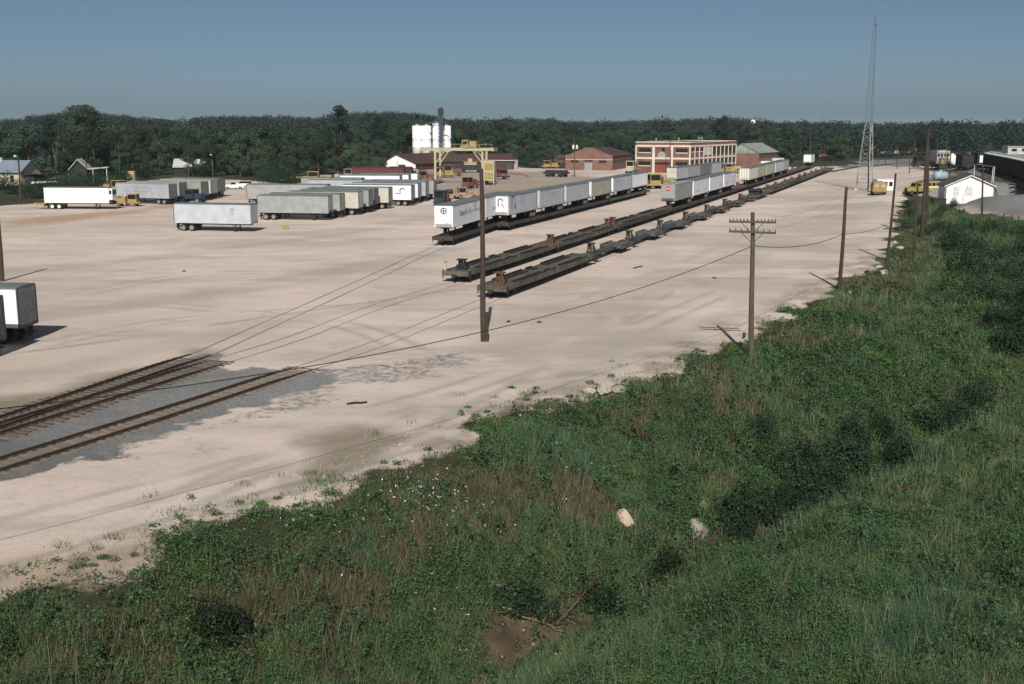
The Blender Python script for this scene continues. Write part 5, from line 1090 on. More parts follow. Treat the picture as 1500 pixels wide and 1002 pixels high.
# ------------------------------------------------------------------ right-hand rail yard
def loco(label, px, yaw_deg):
    v = G(*px); t = thing('diesel_locomotive', label, 'locomotive', v, R(yaw_deg)); L = 17
    m = MB(); m.box(-L/2,L/2,-1.5,1.5,1.0,1.4); m.prism([(L/2,.35),(L/2+.5,.35),(L/2+.2,1.2),(L/2,1.2)], 'y', -1.4, 1.4); m.build('frame', UNDER, t)
    m = MB(); m.box(5.6,8.1,-.95,.95,1.4,2.75); m.box(5.6,8.15,-.6,.6,2.7,2.85); n_ = m.build('short_hood', YEL, t); m = MB(); m.box(8.11,8.14,-.9,.9,2.35,2.6); m.box(8.11,8.14,-.3,.3,1.5,2.2); m.build('nose_stripe', TRIM, n_)
    m = MB(); m.box(3.6,5.6,-1.5,1.5,1.4,4.0); m.prism([(-1.55,3.95),(1.55,3.95),(1.2,4.4),(0,4.55),(-1.2,4.4)], 'x', 3.5, 5.7); c_ = m.build('cab', GREYT, t)
    m = MB()
    for y in (-1.35,-.65,.1,.8): m.box(5.6,5.63,y,y+.5,3.0,3.7)
    m.build('window', GLASS, c_); m = MB(); m.box(5.62,5.68,-.3,.3,4.05,4.3); m.build('number_board', WWALL, c_)
    m = MB(); m.box(-8,3.6,-.95,.95,1.4,4.0); m.box(-8,3.6,-.8,.8,4.0,4.25); m.build('long_hood', GREYT, t); m = MB()
    for x in (-6,-3.5): m.lathe([(.6,4.2),(.6,4.45),(.1,4.5)], 12, (x,0,0))
    m.build('fan', STEELB, t); bogie(t, -5.3); bogie(t, 5.3); m = MB(); m.box(-2.2,2.2,-1.2,1.2,.4,1.0); m.build('fuel_tank', UNDER, t); m = MB()
    for y in (-1.42,1.42): m.bar((8.4,y,1.4),(8.4,y,2.4),.06); m.bar((8.4,y,2.4),(5.8,y,2.4),.05)
    m.build('handrail', PYEL, t); t.scale = (1.3,1.3,1.3); return t
loco('grey diesel locomotive with a yellow nose facing the camera on the right', (1375,247), -101)
def tankcar(label, px, yaw_deg, mat, L=9.0, r=1.35, z=2.5, cat='tank', wheels=True):
    v = G(*px); t = thing('tank_car' if wheels else 'storage_tank', label, cat, v, R(yaw_deg)); m = MB(); m.lathe([(.2,-L/2-.45),(r*.7,-L/2-.3),(r,-L/2),(r,L/2),(r*.7,L/2+.3),(.2,L/2+.45)], 20); m.v = [(q[2], q[0], q[1]+z) for q in m.v]; m.build('shell', mat, t, smooth=True)
    m = MB(); m.lathe([(.4,z+r-.1),(.4,z+r+.35),(.1,z+r+.4)], 12); m.build('dome', mat, t); m = MB(); m.box(-L/2,L/2,-.5,.5,z-r-.3,z-r+.15)
    if not wheels:
        for x in (-L/3,L/3): m.box(x-.25,x+.25,-1,1,-.3,z-r+.4)
    m.build('saddle', UNDER, t)
    if wheels: bogie(t, -L/2+1.6); bogie(t, L/2-1.6)
    return t
tankcar('white rounded tank car right of the yellow-nosed locomotive', (1394,246), -103, WWALL, 12, 1.5); tankcar('pale teal tank in front of the yellow-nosed locomotive', (1377,266), 20, M('pale_teal_paint', (.26,.38,.41), .5, .15, 1, streak=.3, dcol=(.1,.25,.3)), 2.8, 1.05, 1.35, 'tank', False)
machine('black machine with a white lamp left of the yellow-nosed locomotive', (1352,245), 10, STEELB, 1.15, 'tamper')
BK = M('black_freight_paint', (.022,.02,.022), .6, .3, .8, dirt=.5, dcol=(.06,.04,.035)); DMA = M('dark_plum_paint', (.05,.02,.024), .65, .3, .6, dirt=.5, dcol=(.03,.02,.02), streak=.3); WROOF = M('pale_car_roof', (.55,.57,.58), .6, .12, .5, dirt=.3, dcol=(.35,.33,.32))
RGp = 'freight cars standing on the right-hand tracks'
a = G(1461,256); b_ = G(1502,270); dd = (a-b_); dd.z = 0; dd.normalize(); yawR = math.atan2(dd.y, dd.x); nR = Vector((dd.y,-dd.x,0))
for i in range(7):
    c_ = b_+dd*(-16.5+i*15.6)-nR*(1.5 if nR.x < 0 else -1.5); z = gz(c_.x, c_.y); sc_ = 1.0
    boxcar(['dark plum boxcar with a pale roof cut by the right edge','dark plum boxcar with a pale roof nearest the white hut','third dark plum boxcar back along the right-hand train','fourth plum boxcar of the right-hand train, where the pale roofs begin','fifth plum boxcar back along the right-hand train','sixth plum boxcar back along the right-hand train','black boxcar at the far end of the dark right-hand train'][i], (c_.x, c_.y, z), yawR, 15, DMA if i < 6 else BK, WROOF, h=3.4, group=RGp)
for i, (px, lab, mt) in enumerate((((1412,249),'black freight car at the left of the dark cluster right of the locomotive',BK),((1434,246),'black freight car in the middle of the dark cluster, with a white panel',BK))):
    v = G(*px); t = boxcar(lab, v, yawR+R(4), 12.5, mt, BK, h=3.3, group=RGp)
    if i == 1: m = MB(); m.box(-6.36,-6.3,-1.2,-.1,1.7,3.7); m.box(-6.36,-6.3,.2,1.0,1.7,3.7); m.build('white_panel', WWALL, t)
# rails and pipe frame there
YG = 'tracks of the right-hand yard'
def yardtrack(label, px):
    pl = [G(*q) for q in px]; t = thing('yard_track', label, 'track', group=YG)
    for s_ in (-.75,.75):
        p2 = off_line([(q.x,q.y) for q in pl], s_); m = MB(); vs = [(x, y, gz(x,y)+.1) for x, y in [(Vector(p2[i]).lerp(Vector(p2[i+1]), k/6)) for i in range(len(p2)-1) for k in range(6)]+[p2[-1]]]
        m.tube(vs, .07, 4); m.build('rail', RUST, t)
    m = MB(); 
    for c_, d in sample([(q.x,q.y) for q in pl], 2.2): 
        zz = gz(c_.x,c_.y); m.bar((c_.x-d.y*1.3,c_.y+d.x*1.3,zz),(c_.x+d.y*1.3,c_.y-d.x*1.3,zz),.9,.1)
    o = m.build('sleepers', TIE, t); o['kind'] = 'stuff'
yardtrack('right-hand yard track running back beside the white tank car', ((1470,300),(1420,262),(1398,238),(1388,222))); yardtrack('right-hand yard track just left of the plum boxcars', ((1502,282),(1450,258),(1425,242),(1410,228)))
yardtrack('track sweeping across from the strings towards the yellow-nosed locomotive', ((1215,252),(1260,244),(1310,240),(1345,238),(1375,236))); yardtrack('thin track between the hut roof and the boxcars', ((1500,272),(1440,262),(1400,252),(1345,247)))
a = G(1426,264); b_ = G(1455,267); t = thing('pipe_frame', 'thin white pipe frame behind the white hut roof', 'frame', a); d = b_-a; hh = 23*a.y/1650; m = MB(); m.bar((0,0,hh),(d.x,d.y,hh),.12); m.build('top_rail', LAMPH, t)
for f, nme in ((0,'post'),(.93,'post'),(1,'post')): m = MB(); m.bar((d.x*f,d.y*f,-.3),(d.x*f,d.y*f,hh),.12); m.build(nme, LAMPH, t)
# far line of flat wagons and yellow gear across the background right
FW = 'flat wagons on the far line'
for i in range(9):
    v = G(1222+i*19.5, 231.5-i*.55); t = thing('flat_wagon', ['dark flat wagon at the left end of the far line','second dark flat wagon from the left on the far line','flat wagon left of the yellow box wagon on the far line','flat wagon under the yellow box on the far line','flat wagon right of the yellow box on the far line','flat wagon in the middle of the far line, by a thin pole','flat wagon carrying yellow gear on the far line','flat wagon behind the dark machine on the far line','flat wagon at the right end of the far line'][i], 'wagon', v, R(-2), FW)
    m = MB(); m.box(-6,6,-1.4,1.4,1.0,1.5); m.box(-5.6,5.6,-.4,.4,.6,1.0); m.build('deck', BK, t); bogie(t,-4); bogie(t,4)
    m = MB(); 
    for k in range(7): m.box(-5.8+k*1.9,-5.6+k*1.9,-1.42,-1.3,1.5,2.2)
    m.build('stake', UNDER, t)
    if i == 3: m = MB(); m.box(-2.6,2.6,-1.2,1.2,1.5,4.4); m.prism([(-1.3,4.4),(1.3,4.4),(0,4.9)], 'x', -2.7, 2.7); m.build('box_load', YEL, t)
    if i == 6: m = MB(); m.box(-4,3,-1,1,1.5,2.8); m.box(-1,1,-.9,.9,2.8,3.8); m.build('gear_load', YEL, t)
    if i == 4: m = MB(); m.box(-5,5,-1.1,1.1,1.5,2.9); m.build('load', GREYT, t)
v = G(1103,235); t = thing('water_tower', 'tiny white water tank on legs above the far trees', 'water tower', ((1103-750)/F*900*CP,900,0)); m = MB(); m.lathe([(.5,17),(2.0,17.7),(2.1,18.8),(1.4,19.8),(.2,20.1)], 16); m.build('tank', BRIGHT, t)
for k in range(4): m = MB(); m.bar((2.6*math.cos(k*1.57),2.6*math.sin(k*1.57),-1),(1.6*math.cos(k*1.57),1.6*math.sin(k*1.57),17.6),.3); m.build('leg', GREYT, t)
# ------------------------------------------------------------------ bank vegetation (uncountable ground cover)
GRN = leafmat('bank_grass', (.052,.096,.040), (.105,.155,.062), (.10,.118,.053), .35, trans=.15); DRY = leafmat('dry_grass', (.125,.118,.058), (.20,.18,.10), (.10,.12,.06), .4)
LEAFW = leafmat('weed_leaves', (.028,.074,.031), (.074,.145,.052), (.049,.089,.045), .25, trans=.12); LIME = leafmat('bright_weed_leaves', (.065,.135,.035), (.10,.175,.05), (.06,.12,.042), .5); TALLG = leafmat('tall_blue_green_grass', (.046,.100,.06), (.085,.15,.09), (.065,.115,.06), .4)
FLOW = M('white_wildflower', (.75,.75,.72), .7, .05, 3)
def in_view(X, Y, Z, m=430):
    dz = Z-CH; dep = Y*CP-dz*SP; px = 750+F*X/np.maximum(dep, 1); py = 501-F*(Y*SP+dz*CP)/np.maximum(dep, 1)
    return (dep > 5) & (px > -m) & (px < 1500+m) & (py < 1002+330), px, py
VEGP = []
for y0, y1, x0, x1, den in ((17,34,-24,37,38),(34,48,-26,44,27),(48,66,-16,54,17),(66,90,5,60,10),(90,130,22,86,8),(130,216,40,120,4.2)):
    n = int((y1-y0)*(x1-x0)*den); X = RNG.uniform(x0, x1, n); Y = RNG.uniform(y0, y1, n); VEGP.append(np.stack([X, Y], 1))
VP = np.concatenate(VEGP); X, Y = VP[:,0], VP[:,1]
d = sdist(X, Y, BANK)+(fbm(X, Y, 4, 21)-.5)*5.2; dcr = segdist(X, Y, DITCH)
keep = RNG.random(len(X)) < np.where(d > .3, np.clip(.25+d*.28, 0, 1), .34*np.exp(np.minimum(d,0)*.75)*(Y < 75)+.006*np.exp(np.minimum(d,0)*.6))
keep &= ~((dcr < .2) & (RNG.random(len(X)) < .97))
mudz = sstep(2.6, 1.2, np.hypot(X-MUD.x, Y-MUD.y))*(sdist(X, Y, BANK) > 0)
keep &= ~((Y > 92) & (d < 8) & (fbm(X, Y, 5, 48) > .46) & (RNG.random(len(X)) < .6)); keep &= RNG.random(len(X)) > mudz*.85*(~inside(X, Y, DITCH+[(150,-60),(-40,-60)]))
bare = fbm(X, Y, 3.4, 44); keep &= ~((bare > .70) & (d < 6) & (RNG.random(len(X)) < .8))
X, Y, d, dcr = X[keep], Y[keep], d[keep], dcr[keep]; Z = H(X, Y); ok, _, _ = in_view(X, Y, Z); X, Y, Z, d, dcr = X[ok], Y[ok], Z[ok], d[ok], dcr[ok]
far_side = inside(X, Y, DITCH+[(150,-60),(-40,-60)])
dist = np.hypot(X, Y); lod = np.clip((dist/34)**.8, .85, 2.3)
lump = (.10+1.3*fbm(X, Y, 2.6, 60))*(.4+1.2*fbm(X, Y, .9, 64))*1.4; edge = np.where(d > 0, np.clip(.34+d*.16, .30, 1), RNG.uniform(.12,.6,len(X)))
n_sp = fbm(X, Y, 5, 50)+RNG.normal(0, .13, len(X)); n_dry = fbm(X, Y, 6, 53)+RNG.normal(0, .14, len(X)); n_l = fbm(X, Y, 3.6, 57)+RNG.normal(0, .12, len(X))
isdry = (n_dry > .80) | ((d < 7) & (d > .3) & (n_dry > .51)) | (far_side & (Y < 31) & (X > 9) & (n_dry > .46))
isleaf = (~isdry) & ((n_sp > .50) | (RNG.random(len(X)) < .22)) & ~(far_side & (n_sp < .58)) ; istall = (~isdry) & (~isleaf) & (n_l > .68) & (d > 2)
isleaf &= ~((Y > 92) & (d < 9) & (RNG.random(len(X)) < .8)); isleaf &= ~((d < 0) & (RNG.random(len(X)) < .6)); islime = isleaf & (n_l > .61)
def blades(sel, K, h0, h1, w, lean):
    x, y, z = X[sel], Y[sel], Z[sel]; n = len(x); s = lod[sel]
    bx = x[:,None]+RNG.normal(0, .17, (n,K))*s[:,None]**.7; by = y[:,None]+RNG.normal(0, .17, (n,K))*s[:,None]**.7; bz = np.repeat(z[:,None]-.05, K, 1)
    h = RNG.uniform(h0, h1, (n,K))*(lump*edge)[sel][:,None]*RNG.uniform(.6, 1.25, (n,1)); a = RNG.uniform(0, 6.283, (n,K)); ww = w*s[:,None]*RNG.uniform(.6, 1.4, (n,K)); b_ = RNG.uniform(0, 6.283, (n,K)); ln = h*lean*RNG.uniform(.2, 1.3, (n,K))
    dx, dy = np.cos(a)*ww, np.sin(a)*ww; V = np.empty((n,K,3,3)); V[...,0,0] = bx-dx; V[...,0,1] = by-dy; V[...,0,2] = bz; V[...,1,0] = bx+dx; V[...,1,1] = by+dy; V[...,1,2] = bz
    V[...,2,0] = bx+np.cos(b_)*ln; V[...,2,1] = by+np.sin(b_)*ln; V[...,2,2] = bz+h; return V.reshape(-1,3,3)
def leafq(C, s, up=.8):
    """diamond leaves at centres C (n,3), half length s (n,)"""
    n = len(C); nv = RNG.normal(0, 1, (n,3)); nv[:,2] = np.abs(nv[:,2])+up; nv /= np.linalg.norm(nv, axis=1)[:,None]
    r = RNG.normal(0, 1, (n,3)); u = np.cross(nv, r); u /= np.linalg.norm(u, axis=1)[:,None]; v = np.cross(nv, u)
    s = s[:,None]; return np.stack([C-u*s, C-v*s*.62+u*s*.1, C+u*s, C+v*s*.62+u*s*.1], 1)
def leafy(sel, K, r0, h0, s0):
    x, y, z = X[sel], Y[sel], Z[sel]; n = len(x); s = lod[sel][:,None]; hh = (h0*lump*edge)[sel][:,None]*RNG.uniform(.6, 1.5, (n,1))
    a = RNG.uniform(0, 6.283, (n,K)); rr = np.sqrt(RNG.random((n,K)))*r0*s**.6*np.where(d[sel] < 0, .5, 1)[:,None]; zz = np.sqrt(np.clip(1-(rr/(r0*s**.6))**2, 0, 1))*hh*RNG.uniform(.45, 1.05, (n,K))
    C = np.stack([x[:,None]+np.cos(a)*rr, y[:,None]+np.sin(a)*rr, z[:,None]+zz], 2).reshape(-1,3); return leafq(C, (s0*s*RNG.uniform(.6,1.35,(n,K))).ravel())
tag(link('bank_grass', fastmesh('bank_grass', blades(~isdry & ~isleaf & ~istall, 24, .22, .60, .014, .6), 3, GRN)), 'dark green grass covering the bank and ditch', 'grass', kind='stuff')
tag(link('dry_grass', fastmesh('dry_grass', blades(isdry, 20, .2, .52, .012, .5), 3, DRY)), 'ochre dry grass in patches along the upper bank', 'grass', kind='stuff')
tag(link('tall_grass', fastmesh('tall_grass', blades(istall, 18, .4, .95, .015, .33), 3, TALLG)), 'tall blue-green grass stands on the bank', 'grass', kind='stuff')
tag(link('leafy_weeds', fastmesh('leafy_weeds', leafy(isleaf & ~islime, 56, .36, .62, .035), 4, LEAFW)), 'dense dark leafy weeds on the slope', 'weeds', kind='stuff')
tag(link('bright_weeds', fastmesh('bright_weeds', leafy(islime, 52, .34, .52, .036), 4, LIME)), 'brighter yellow-green weeds in patches on the slope', 'weeds', kind='stuff')
# tall broad weeds standing over the carpet, and dry dead stems
sel = np.where((d > 1.2) & (RNG.random(len(X)) < .030))[0]
def stalks(idx, K, h0, h1, s0):
    out = []
    for i in idx:
        h = RNG.uniform(h0, h1); n = K; t = np.sort(RNG.random(n)); a = RNG.uniform(0, 6.283, n); r = (.06+.20*(1-t))*h*.9; lx, ly = RNG.normal(0,.12,2)
        out.append(np.stack([X[i]+np.cos(a)*r+lx*t*h, Y[i]+np.sin(a)*r+ly*t*h, Z[i]+h*(.15+.85*t)], 1))
    C = np.concatenate(out); return leafq(C, np.repeat(lod[idx], K)**.7*s0*RNG.uniform(.6,1.4,len(C)), .5)
tag(link('tall_weeds', fastmesh('tall_weeds', stalks(sel, 46, .7, 1.5, .058), 4, leafmat('tall_weed_leaves', (.034,.085,.042), (.10,.165,.085), (.05,.10,.055), .6))), 'tall leafy weeds standing above the ground cover', 'weeds', kind='stuff')
isst = (d > .8) & (RNG.random(len(X)) < .16)
tag(link('dead_stems', fastmesh('dead_stems', blades(isst, 4, .5, 1.15, .007, .45), 3, leafmat('dead_stem', (.20,.165,.105), (.30,.25,.17), (.16,.13,.08), .4))), 'thin dry dead stems among the weeds', 'stems', kind='stuff')
# white wildflowers in drifts
fp = []
for px, py, r_, n in ((640,745,2.2,95),(300,740,1.8,40),(550,775,2.5,30),(250,760,1.2,26),(860,700,2,22),(1180,520,4,40),(180,790,2,26),(700,900,2.5,18),(470,770,2.5,18)):
    v = G(px, py); fp.append(np.stack([RNG.normal(v.x, r_*.6, n), RNG.normal(v.y, r_*.6, n)], 1))
fp = np.concatenate(fp); fz = H(fp[:,0], fp[:,1])+RNG.uniform(.35,.75,len(fp)); k = sdist(fp[:,0], fp[:,1], BANK) > .5; C = np.stack([fp[k,0], fp[k,1], fz[k]], 1)
C2 = np.repeat(C, 3, 0)+RNG.normal(0, .03, (len(C)*3,3)); tag(link('wildflowers', fastmesh('wildflowers', leafq(C2, RNG.uniform(.02,.045,len(C2)), 1.5), 4, FLOW)), 'scattered white wildflowers on the bank', 'flowers', kind='stuff')
# stony rubble and pebbles on the sand margin
n = 1300; t_ = RNG.random(n); ex = np.array(EDGE[1:14]); i_ = (t_*(len(ex)-1)).astype(int); f_ = RNG.random(n)[:,None]; q = ex[i_]*(1-f_)+ex[i_+1]*f_+RNG.normal(0, 1.6, (n,2))+np.array([-1.3,1.0]); mbp = MB(); zq = H(q[:,0], q[:,1])
for (x, y), z in zip(q, zq):
    s = random.uniform(.02,.05) if random.random() < .95 else random.uniform(.05,.10); mbp.add([(x-s,y-s*.6,z-.02),(x+s*.8,y-s,z-.02),(x+s,y+s*.7,z-.02),(x-s*.6,y+s,z-.02),(x+s*.1,y,z+s*.8)], [(0,1,4),(1,2,4),(2,3,4),(3,0,4)])
STONE = M('pale_stone', (.42,.37,.32), .9, .2, 3, dirt=.4, dcol=(.25,.2,.16), bump=.4)
tag(mbp.build('pebbles', STONE), 'pale pebbles and broken stone along the sand edge', 'stones', kind='stuff')
def rock(label, px, r, sq=(1,1,.8), seed=0, cat='rock', mat=None, name='rock', group=None, up=.25):
    v = G(*px); rr = random.Random(seed); bm = bmesh.new(); bmesh.ops.create_icosphere(bm, subdivisions=4, radius=1.0)
    cuts = [(Vector((rr.uniform(-1,1), rr.uniform(-1,1), rr.uniform(-.6,1))).normalized(), rr.uniform(.55,.85)) for _ in range(9)]
    for q in bm.verts:
        for n_, c_ in cuts:
            e_ = q.co.dot(n_)-c_
            if e_ > 0: q.co -= n_*e_
        q.co *= 1+.09*math.sin(q.co.x*5+seed)*math.sin(q.co.y*6+seed)*math.sin(q.co.z*5)+.04*math.sin(q.co.x*17+seed)*math.sin(q.co.y*15)*math.sin(q.co.z*16+1)
        q.co = Vector((q.co.x*sq[0]*r, q.co.y*sq[1]*r, q.co.z*sq[2]*r))
    me = bpy.data.meshes.new(name); bm.to_mesh(me); bm.free(); me.materials.append(mat or STONE); o = link(name, me, None, (v.x, v.y, v.z+r*up), rr.uniform(0,6)); return tag(o, label, cat, group)
PINKST = M('pinkish_boulder', (.40,.31,.245), .9, .25, 1.5, dirt=.6, dcol=(.25,.18,.13), bump=.5); GREYST = M('grey_boulder', (.25,.225,.19), .9, .2, 2, dirt=.4, dcol=(.2,.18,.14), bump=.5)
rock('pale pinkish boulder sticking out of the weeds in mid slope', (912,768), .50, (1.2,.85,.85), 3, 'boulder', PINKST, 'boulder', up=.55); rock('greyer boulder further right in the slope above the gully', (1021,783), .66, (1.15,.85,.85), 5, 'boulder', GREYST, 'boulder', up=.45)
rock('small pale stone just above the greyer boulder', (1028,748), .28, (.8,.7,1.3), 9, 'stone', GREYST, up=.8); rock('small pale stone left above the greyer boulder', (1013,735), .22, (1,.7,.9), 10, 'stone', PINKST, up=.8); rock('white stone lying in the muddy creek bed', (789,960), .16, (1.1,.9,.7), 11, 'stone', BRIGHT, up=.6)
for i, (px, r_, lab) in enumerate((((862,576),.75,'flat pale rubble slab at the sand edge, left of three'),((884,577),.95,'pale rubble slab in the middle of three at the sand edge'),((907,574),.9,'greyish rubble slab, right of three at the sand edge'),((1248,430),.6,'pale stone in the grass below the bare leaning pole'),((1296,404),1.3,'long pale concrete slab in the grass below the leaning thin pole'),((1288,392),.6,'pale stone near the foot of the thin leaning pole'),((1285,468),.45,'small stone half buried in the upper grass'),((1318,365),.8,'pale stone on the bare strip between the poles'),((1310,356),.6,'smaller pale stone on the bare strip between the poles'))):
    rock(lab, px, r_*.6, (1.2,.85,.5), 20+i, 'stone', STONE if i != 2 else GREYST, up=.35)
# timber, stump, dead branches
def stick(mb, a, b_, r0, r1, wob=.06, n=6):
    a = Vector(a); b_ = Vector(b_); P_ = [a.lerp(b_, i/n)+Vector((random.uniform(-wob,wob), random.uniform(-wob,wob), random.uniform(-wob,wob)))*(0 < i < n) for i in range(n+1)]; mb.tube(P_, [r0+(r1-r0)*i/n for i in range(n+1)], 6)
v = G(747,604); TIMB = M('grey_timber', (.20,.165,.13), .9, .3, 3, dirt=.4, dcol=(.09,.07,.05)); m = MB(); m.box(-.17,.17,-1.25,1.25,-.05,.22); o = m.build('timber_baulk', TIMB, None, loc=v); o.rotation_euler = (R(2),0,R(-33)); tag(o, 'squared grey timber lying on the sand by the grass edge', 'timber')
v = G(932,645); t = thing('tree_stump', 'dark broken stump among brown grass on the upper bank', 'stump', v); m = MB(); BARK = M('dark_bark', (.045,.03,.022), .95, .35, 4, bump=.6)
m.tube([(0,0,-.3),(.03,0,.3),(0,.05,.75),(-.05,.03,1.0)], [.42,.34,.26,.12], 9); m.build('trunk', BARK, t); m = MB()
for k in range(7): a = k*.9; stick(m, (.2*math.cos(a),.2*math.sin(a),.25), (1.0*math.cos(a),.8*math.sin(a),.15+.5*random.random()), .09, .02)
m.build('root', BARK, t)
DEAD = M('bleached_dead_wood', (.22,.175,.125), .9, .25, 3, dirt=.4, dcol=(.16,.12,.09)); DEADD = M('dark_dead_wood', (.085,.06,.045), .95, .3, 3)
def deadpile(label, a_px, b_px, k, mat, r=.05, name='dead_branch'):
    A = G(*a_px); B = G(*b_px); t = thing(name, label, 'dead branch', A); d_ = B-A; m = MB(); stick(m, (0,0,.45), (d_.x,d_.y,d_.z+.25), r*1.5, r*.6, .10, 8); m.build('main_limb', mat, t); m = MB()
    for i in range(k):
        f = random.random(); q = d_*f+Vector((0,0,.4)); stick(m, q, q+Vector((random.uniform(-1,1), random.uniform(-.8,.8), random.uniform(-.1,.7))), r*.6, r*.2, .05, 4)
    m.build('twig', mat, t)
deadpile('long bleached dead branch lying down the slope to the creek', (722,872), (842,922), 12, DEAD, .04); deadpile('second thinner bleached branch beside the long one', (735,905), (828,935), 9, DEAD, .028); deadpile('dark dead brush leaning over the creek mud', (815,930), (868,865), 22, DEADD, .045)
deadpile('tangle of brown dead brush under the greyer boulder', (1005,815), (1052,800), 26, DEADD, .035); deadpile('brown dead brush along the gully, left of the boulder tangle', (945,868), (985,848), 20, DEADD, .04); deadpile('pale dead stalks standing in the weeds right of centre', (1174,668), (1180,640), 9, DEAD, .025); deadpile('pale dead stump-like wood at the far creek bank', (1424,735), (1432,718), 8, DEADD, .04); deadpile('orange-brown dead brush low on the right slope', (1305,735), (1335,722), 14, DEADD, .03)
# ------------------------------------------------------------------ bushes: separate plants
def blob_leaves(cl, per, s0, s1, up=.35):
    out = []
    for (cx, cy, cz, r, rz) in cl:
        n = int(per*r*r); dv = RNG.normal(0, 1, (n,3)); dv /= np.linalg.norm(dv, axis=1)[:,None]; rad = RNG.uniform(.72, 1.06, n)**.8
        C = np.stack([cx+dv[:,0]*r*rad, cy+dv[:,1]*r*rad, cz+dv[:,2]*rz*rad], 1)
        nv = dv+RNG.normal(0, .55, (n,3)); nv[:,2] += up; nv /= np.linalg.norm(nv, axis=1)[:,None]; rr = RNG.normal(0, 1, (n,3)); u = np.cross(nv, rr); u /= np.linalg.norm(u, axis=1)[:,None]; v = np.cross(nv, u); s = RNG.uniform(s0, s1, n)[:,None]
        out.append(np.stack([C-u*s, C-v*s*.65, C+u*s, C+v*s*.65], 1))
    return np.concatenate(out)
BUSHM = leafmat('bush_leaves', (.014,.034,.017), (.032,.064,.030), (.02,.042,.026), .5)
bmeshes = []
for k in range(3):
    cl = [(RNG.normal(0,.5), RNG.normal(0,.5), RNG.uniform(.5,1.5), RNG.uniform(.5,.95), RNG.uniform(.45,.9)) for _ in range(7)]
    bmeshes.append(fastmesh('foliage', blob_leaves(cl, 420, .045, .09), 4, BUSHM))
BT = MB(); stick(BT, (0,0,-.4), (.1,0,1.2), .06, .02); stick(BT, (0,0,0), (-.5,.2,1.2), .045, .015); stick(BT, (0,0,.1), (.4,-.4,1.1), .04, .012); BTm = BT.mesh('stem', BARK)
def bush(px, s, label, group):
    v = G(*px); t = thing('bush', label, 'bush', v, random.uniform(0,6), group); o = link('foliage', random.choice(bmeshes), t); link('stem', BTm, t); t.scale = (s*random.uniform(.9,1.2), s*random.uniform(.9,1.2), s); return t
LB = 'dark bush crowding the gully on the right side of the picture'
for px in [(1400,345),(1425,340),(1450,345),(1475,350),(1497,345),(1388,365),(1412,372),(1440,378),(1468,385),(1495,380),(1420,400),(1448,412),(1478,420),(1503,410),(1440,440),(1468,455),(1496,450),(1462,485),(1490,490),(1478,520),(1500,530),(1515,470),(1515,360)]: bush(px, random.uniform(1.1,1.7)*(.8 if px[1] < 352 else 1), LB, 'dark bushes in the right-hand gully')
for px, lab in (((1398,303),'small bush at the left front corner of the white hut'),((1383,312),'bush below the black bunker, in front of the hut'),((1330,305),'low bush between the double pole and the crew truck')): bush(px, .85, lab, None)
for px in ((1330,318),(1345,330),(1370,322),(1322,335),(1360,345),(1376,338)): bush(px, .95, 'low green bush on the strip around the double pole', 'low bushes around the double pole')
for px in [(975,850),(1075,800),(1090,775),(1120,770),(1150,752),(1200,745),(1230,735),(1265,715),(1255,690),(1225,680),(1330,690),(1365,640),(1395,625),(1430,600),(1150,700),(1185,690),(1215,720),(1295,650),(1310,672),(1170,745),(1240,655)]: bush(px, random.uniform(.8,1.15), 'leafy green bush on the mid slope left of the far creek bend', 'leafy bushes above the creek bend')
for px, lab in (((312,945),'round dark leafy bush low at the bottom left'),((750,905),'dark leafy bush left of the bleached branches'),((885,900),'leafy bush right of the bleached branches'),((1110,640),'upright dark bush in the middle of the slope')): bush(px, .8, lab, None)

# odds and ends on the sand
v = G(419,335.5); t = thing('yellow_crate', 'small yellow crate lying alone on the sand before the trailer row', 'crate', v, .3); m = MB(); m.box(-.55,.55,-.3,.3,.05,.42); m.build('body', YEL, t); m = MB()
for x in (-.5,.5): m.box(x-.05,x+.05,-.34,.34,-.02,.5)
m.build('end_board', PYEL, t)
for i, (px, lab, L, r_) in enumerate((((523,592),'dark scrap plank on the sand below the end of the near track',.55,.3),((745,472),'small dark scrap right of the near wooden pole',.25,1.1),((790,473),'tiny dark scrap further right of the near wooden pole',.18,.4),((270,398),'dark stub standing out on the open sand left of centre',.2,.8),((1047,408),'bit of dark scrap on the sand left of the crossarm pole',.3,2.0),((648,328),'rusty bar lying before the first flatcar',.5,.1),((935,392),'long dark bent bar lying on the sand right of the right string',1.2,1.0))):
    v = G(*px); m = MB(); m.tube([(-L,0,.05),(-L*.2,.04,.09),(L*.5,-.03,.07),(L,.1,.05)], .06, 6); o = m.build('scrap', UNDER, None, loc=v); o.rotation_euler.z = r_; tag(o, lab, 'scrap')
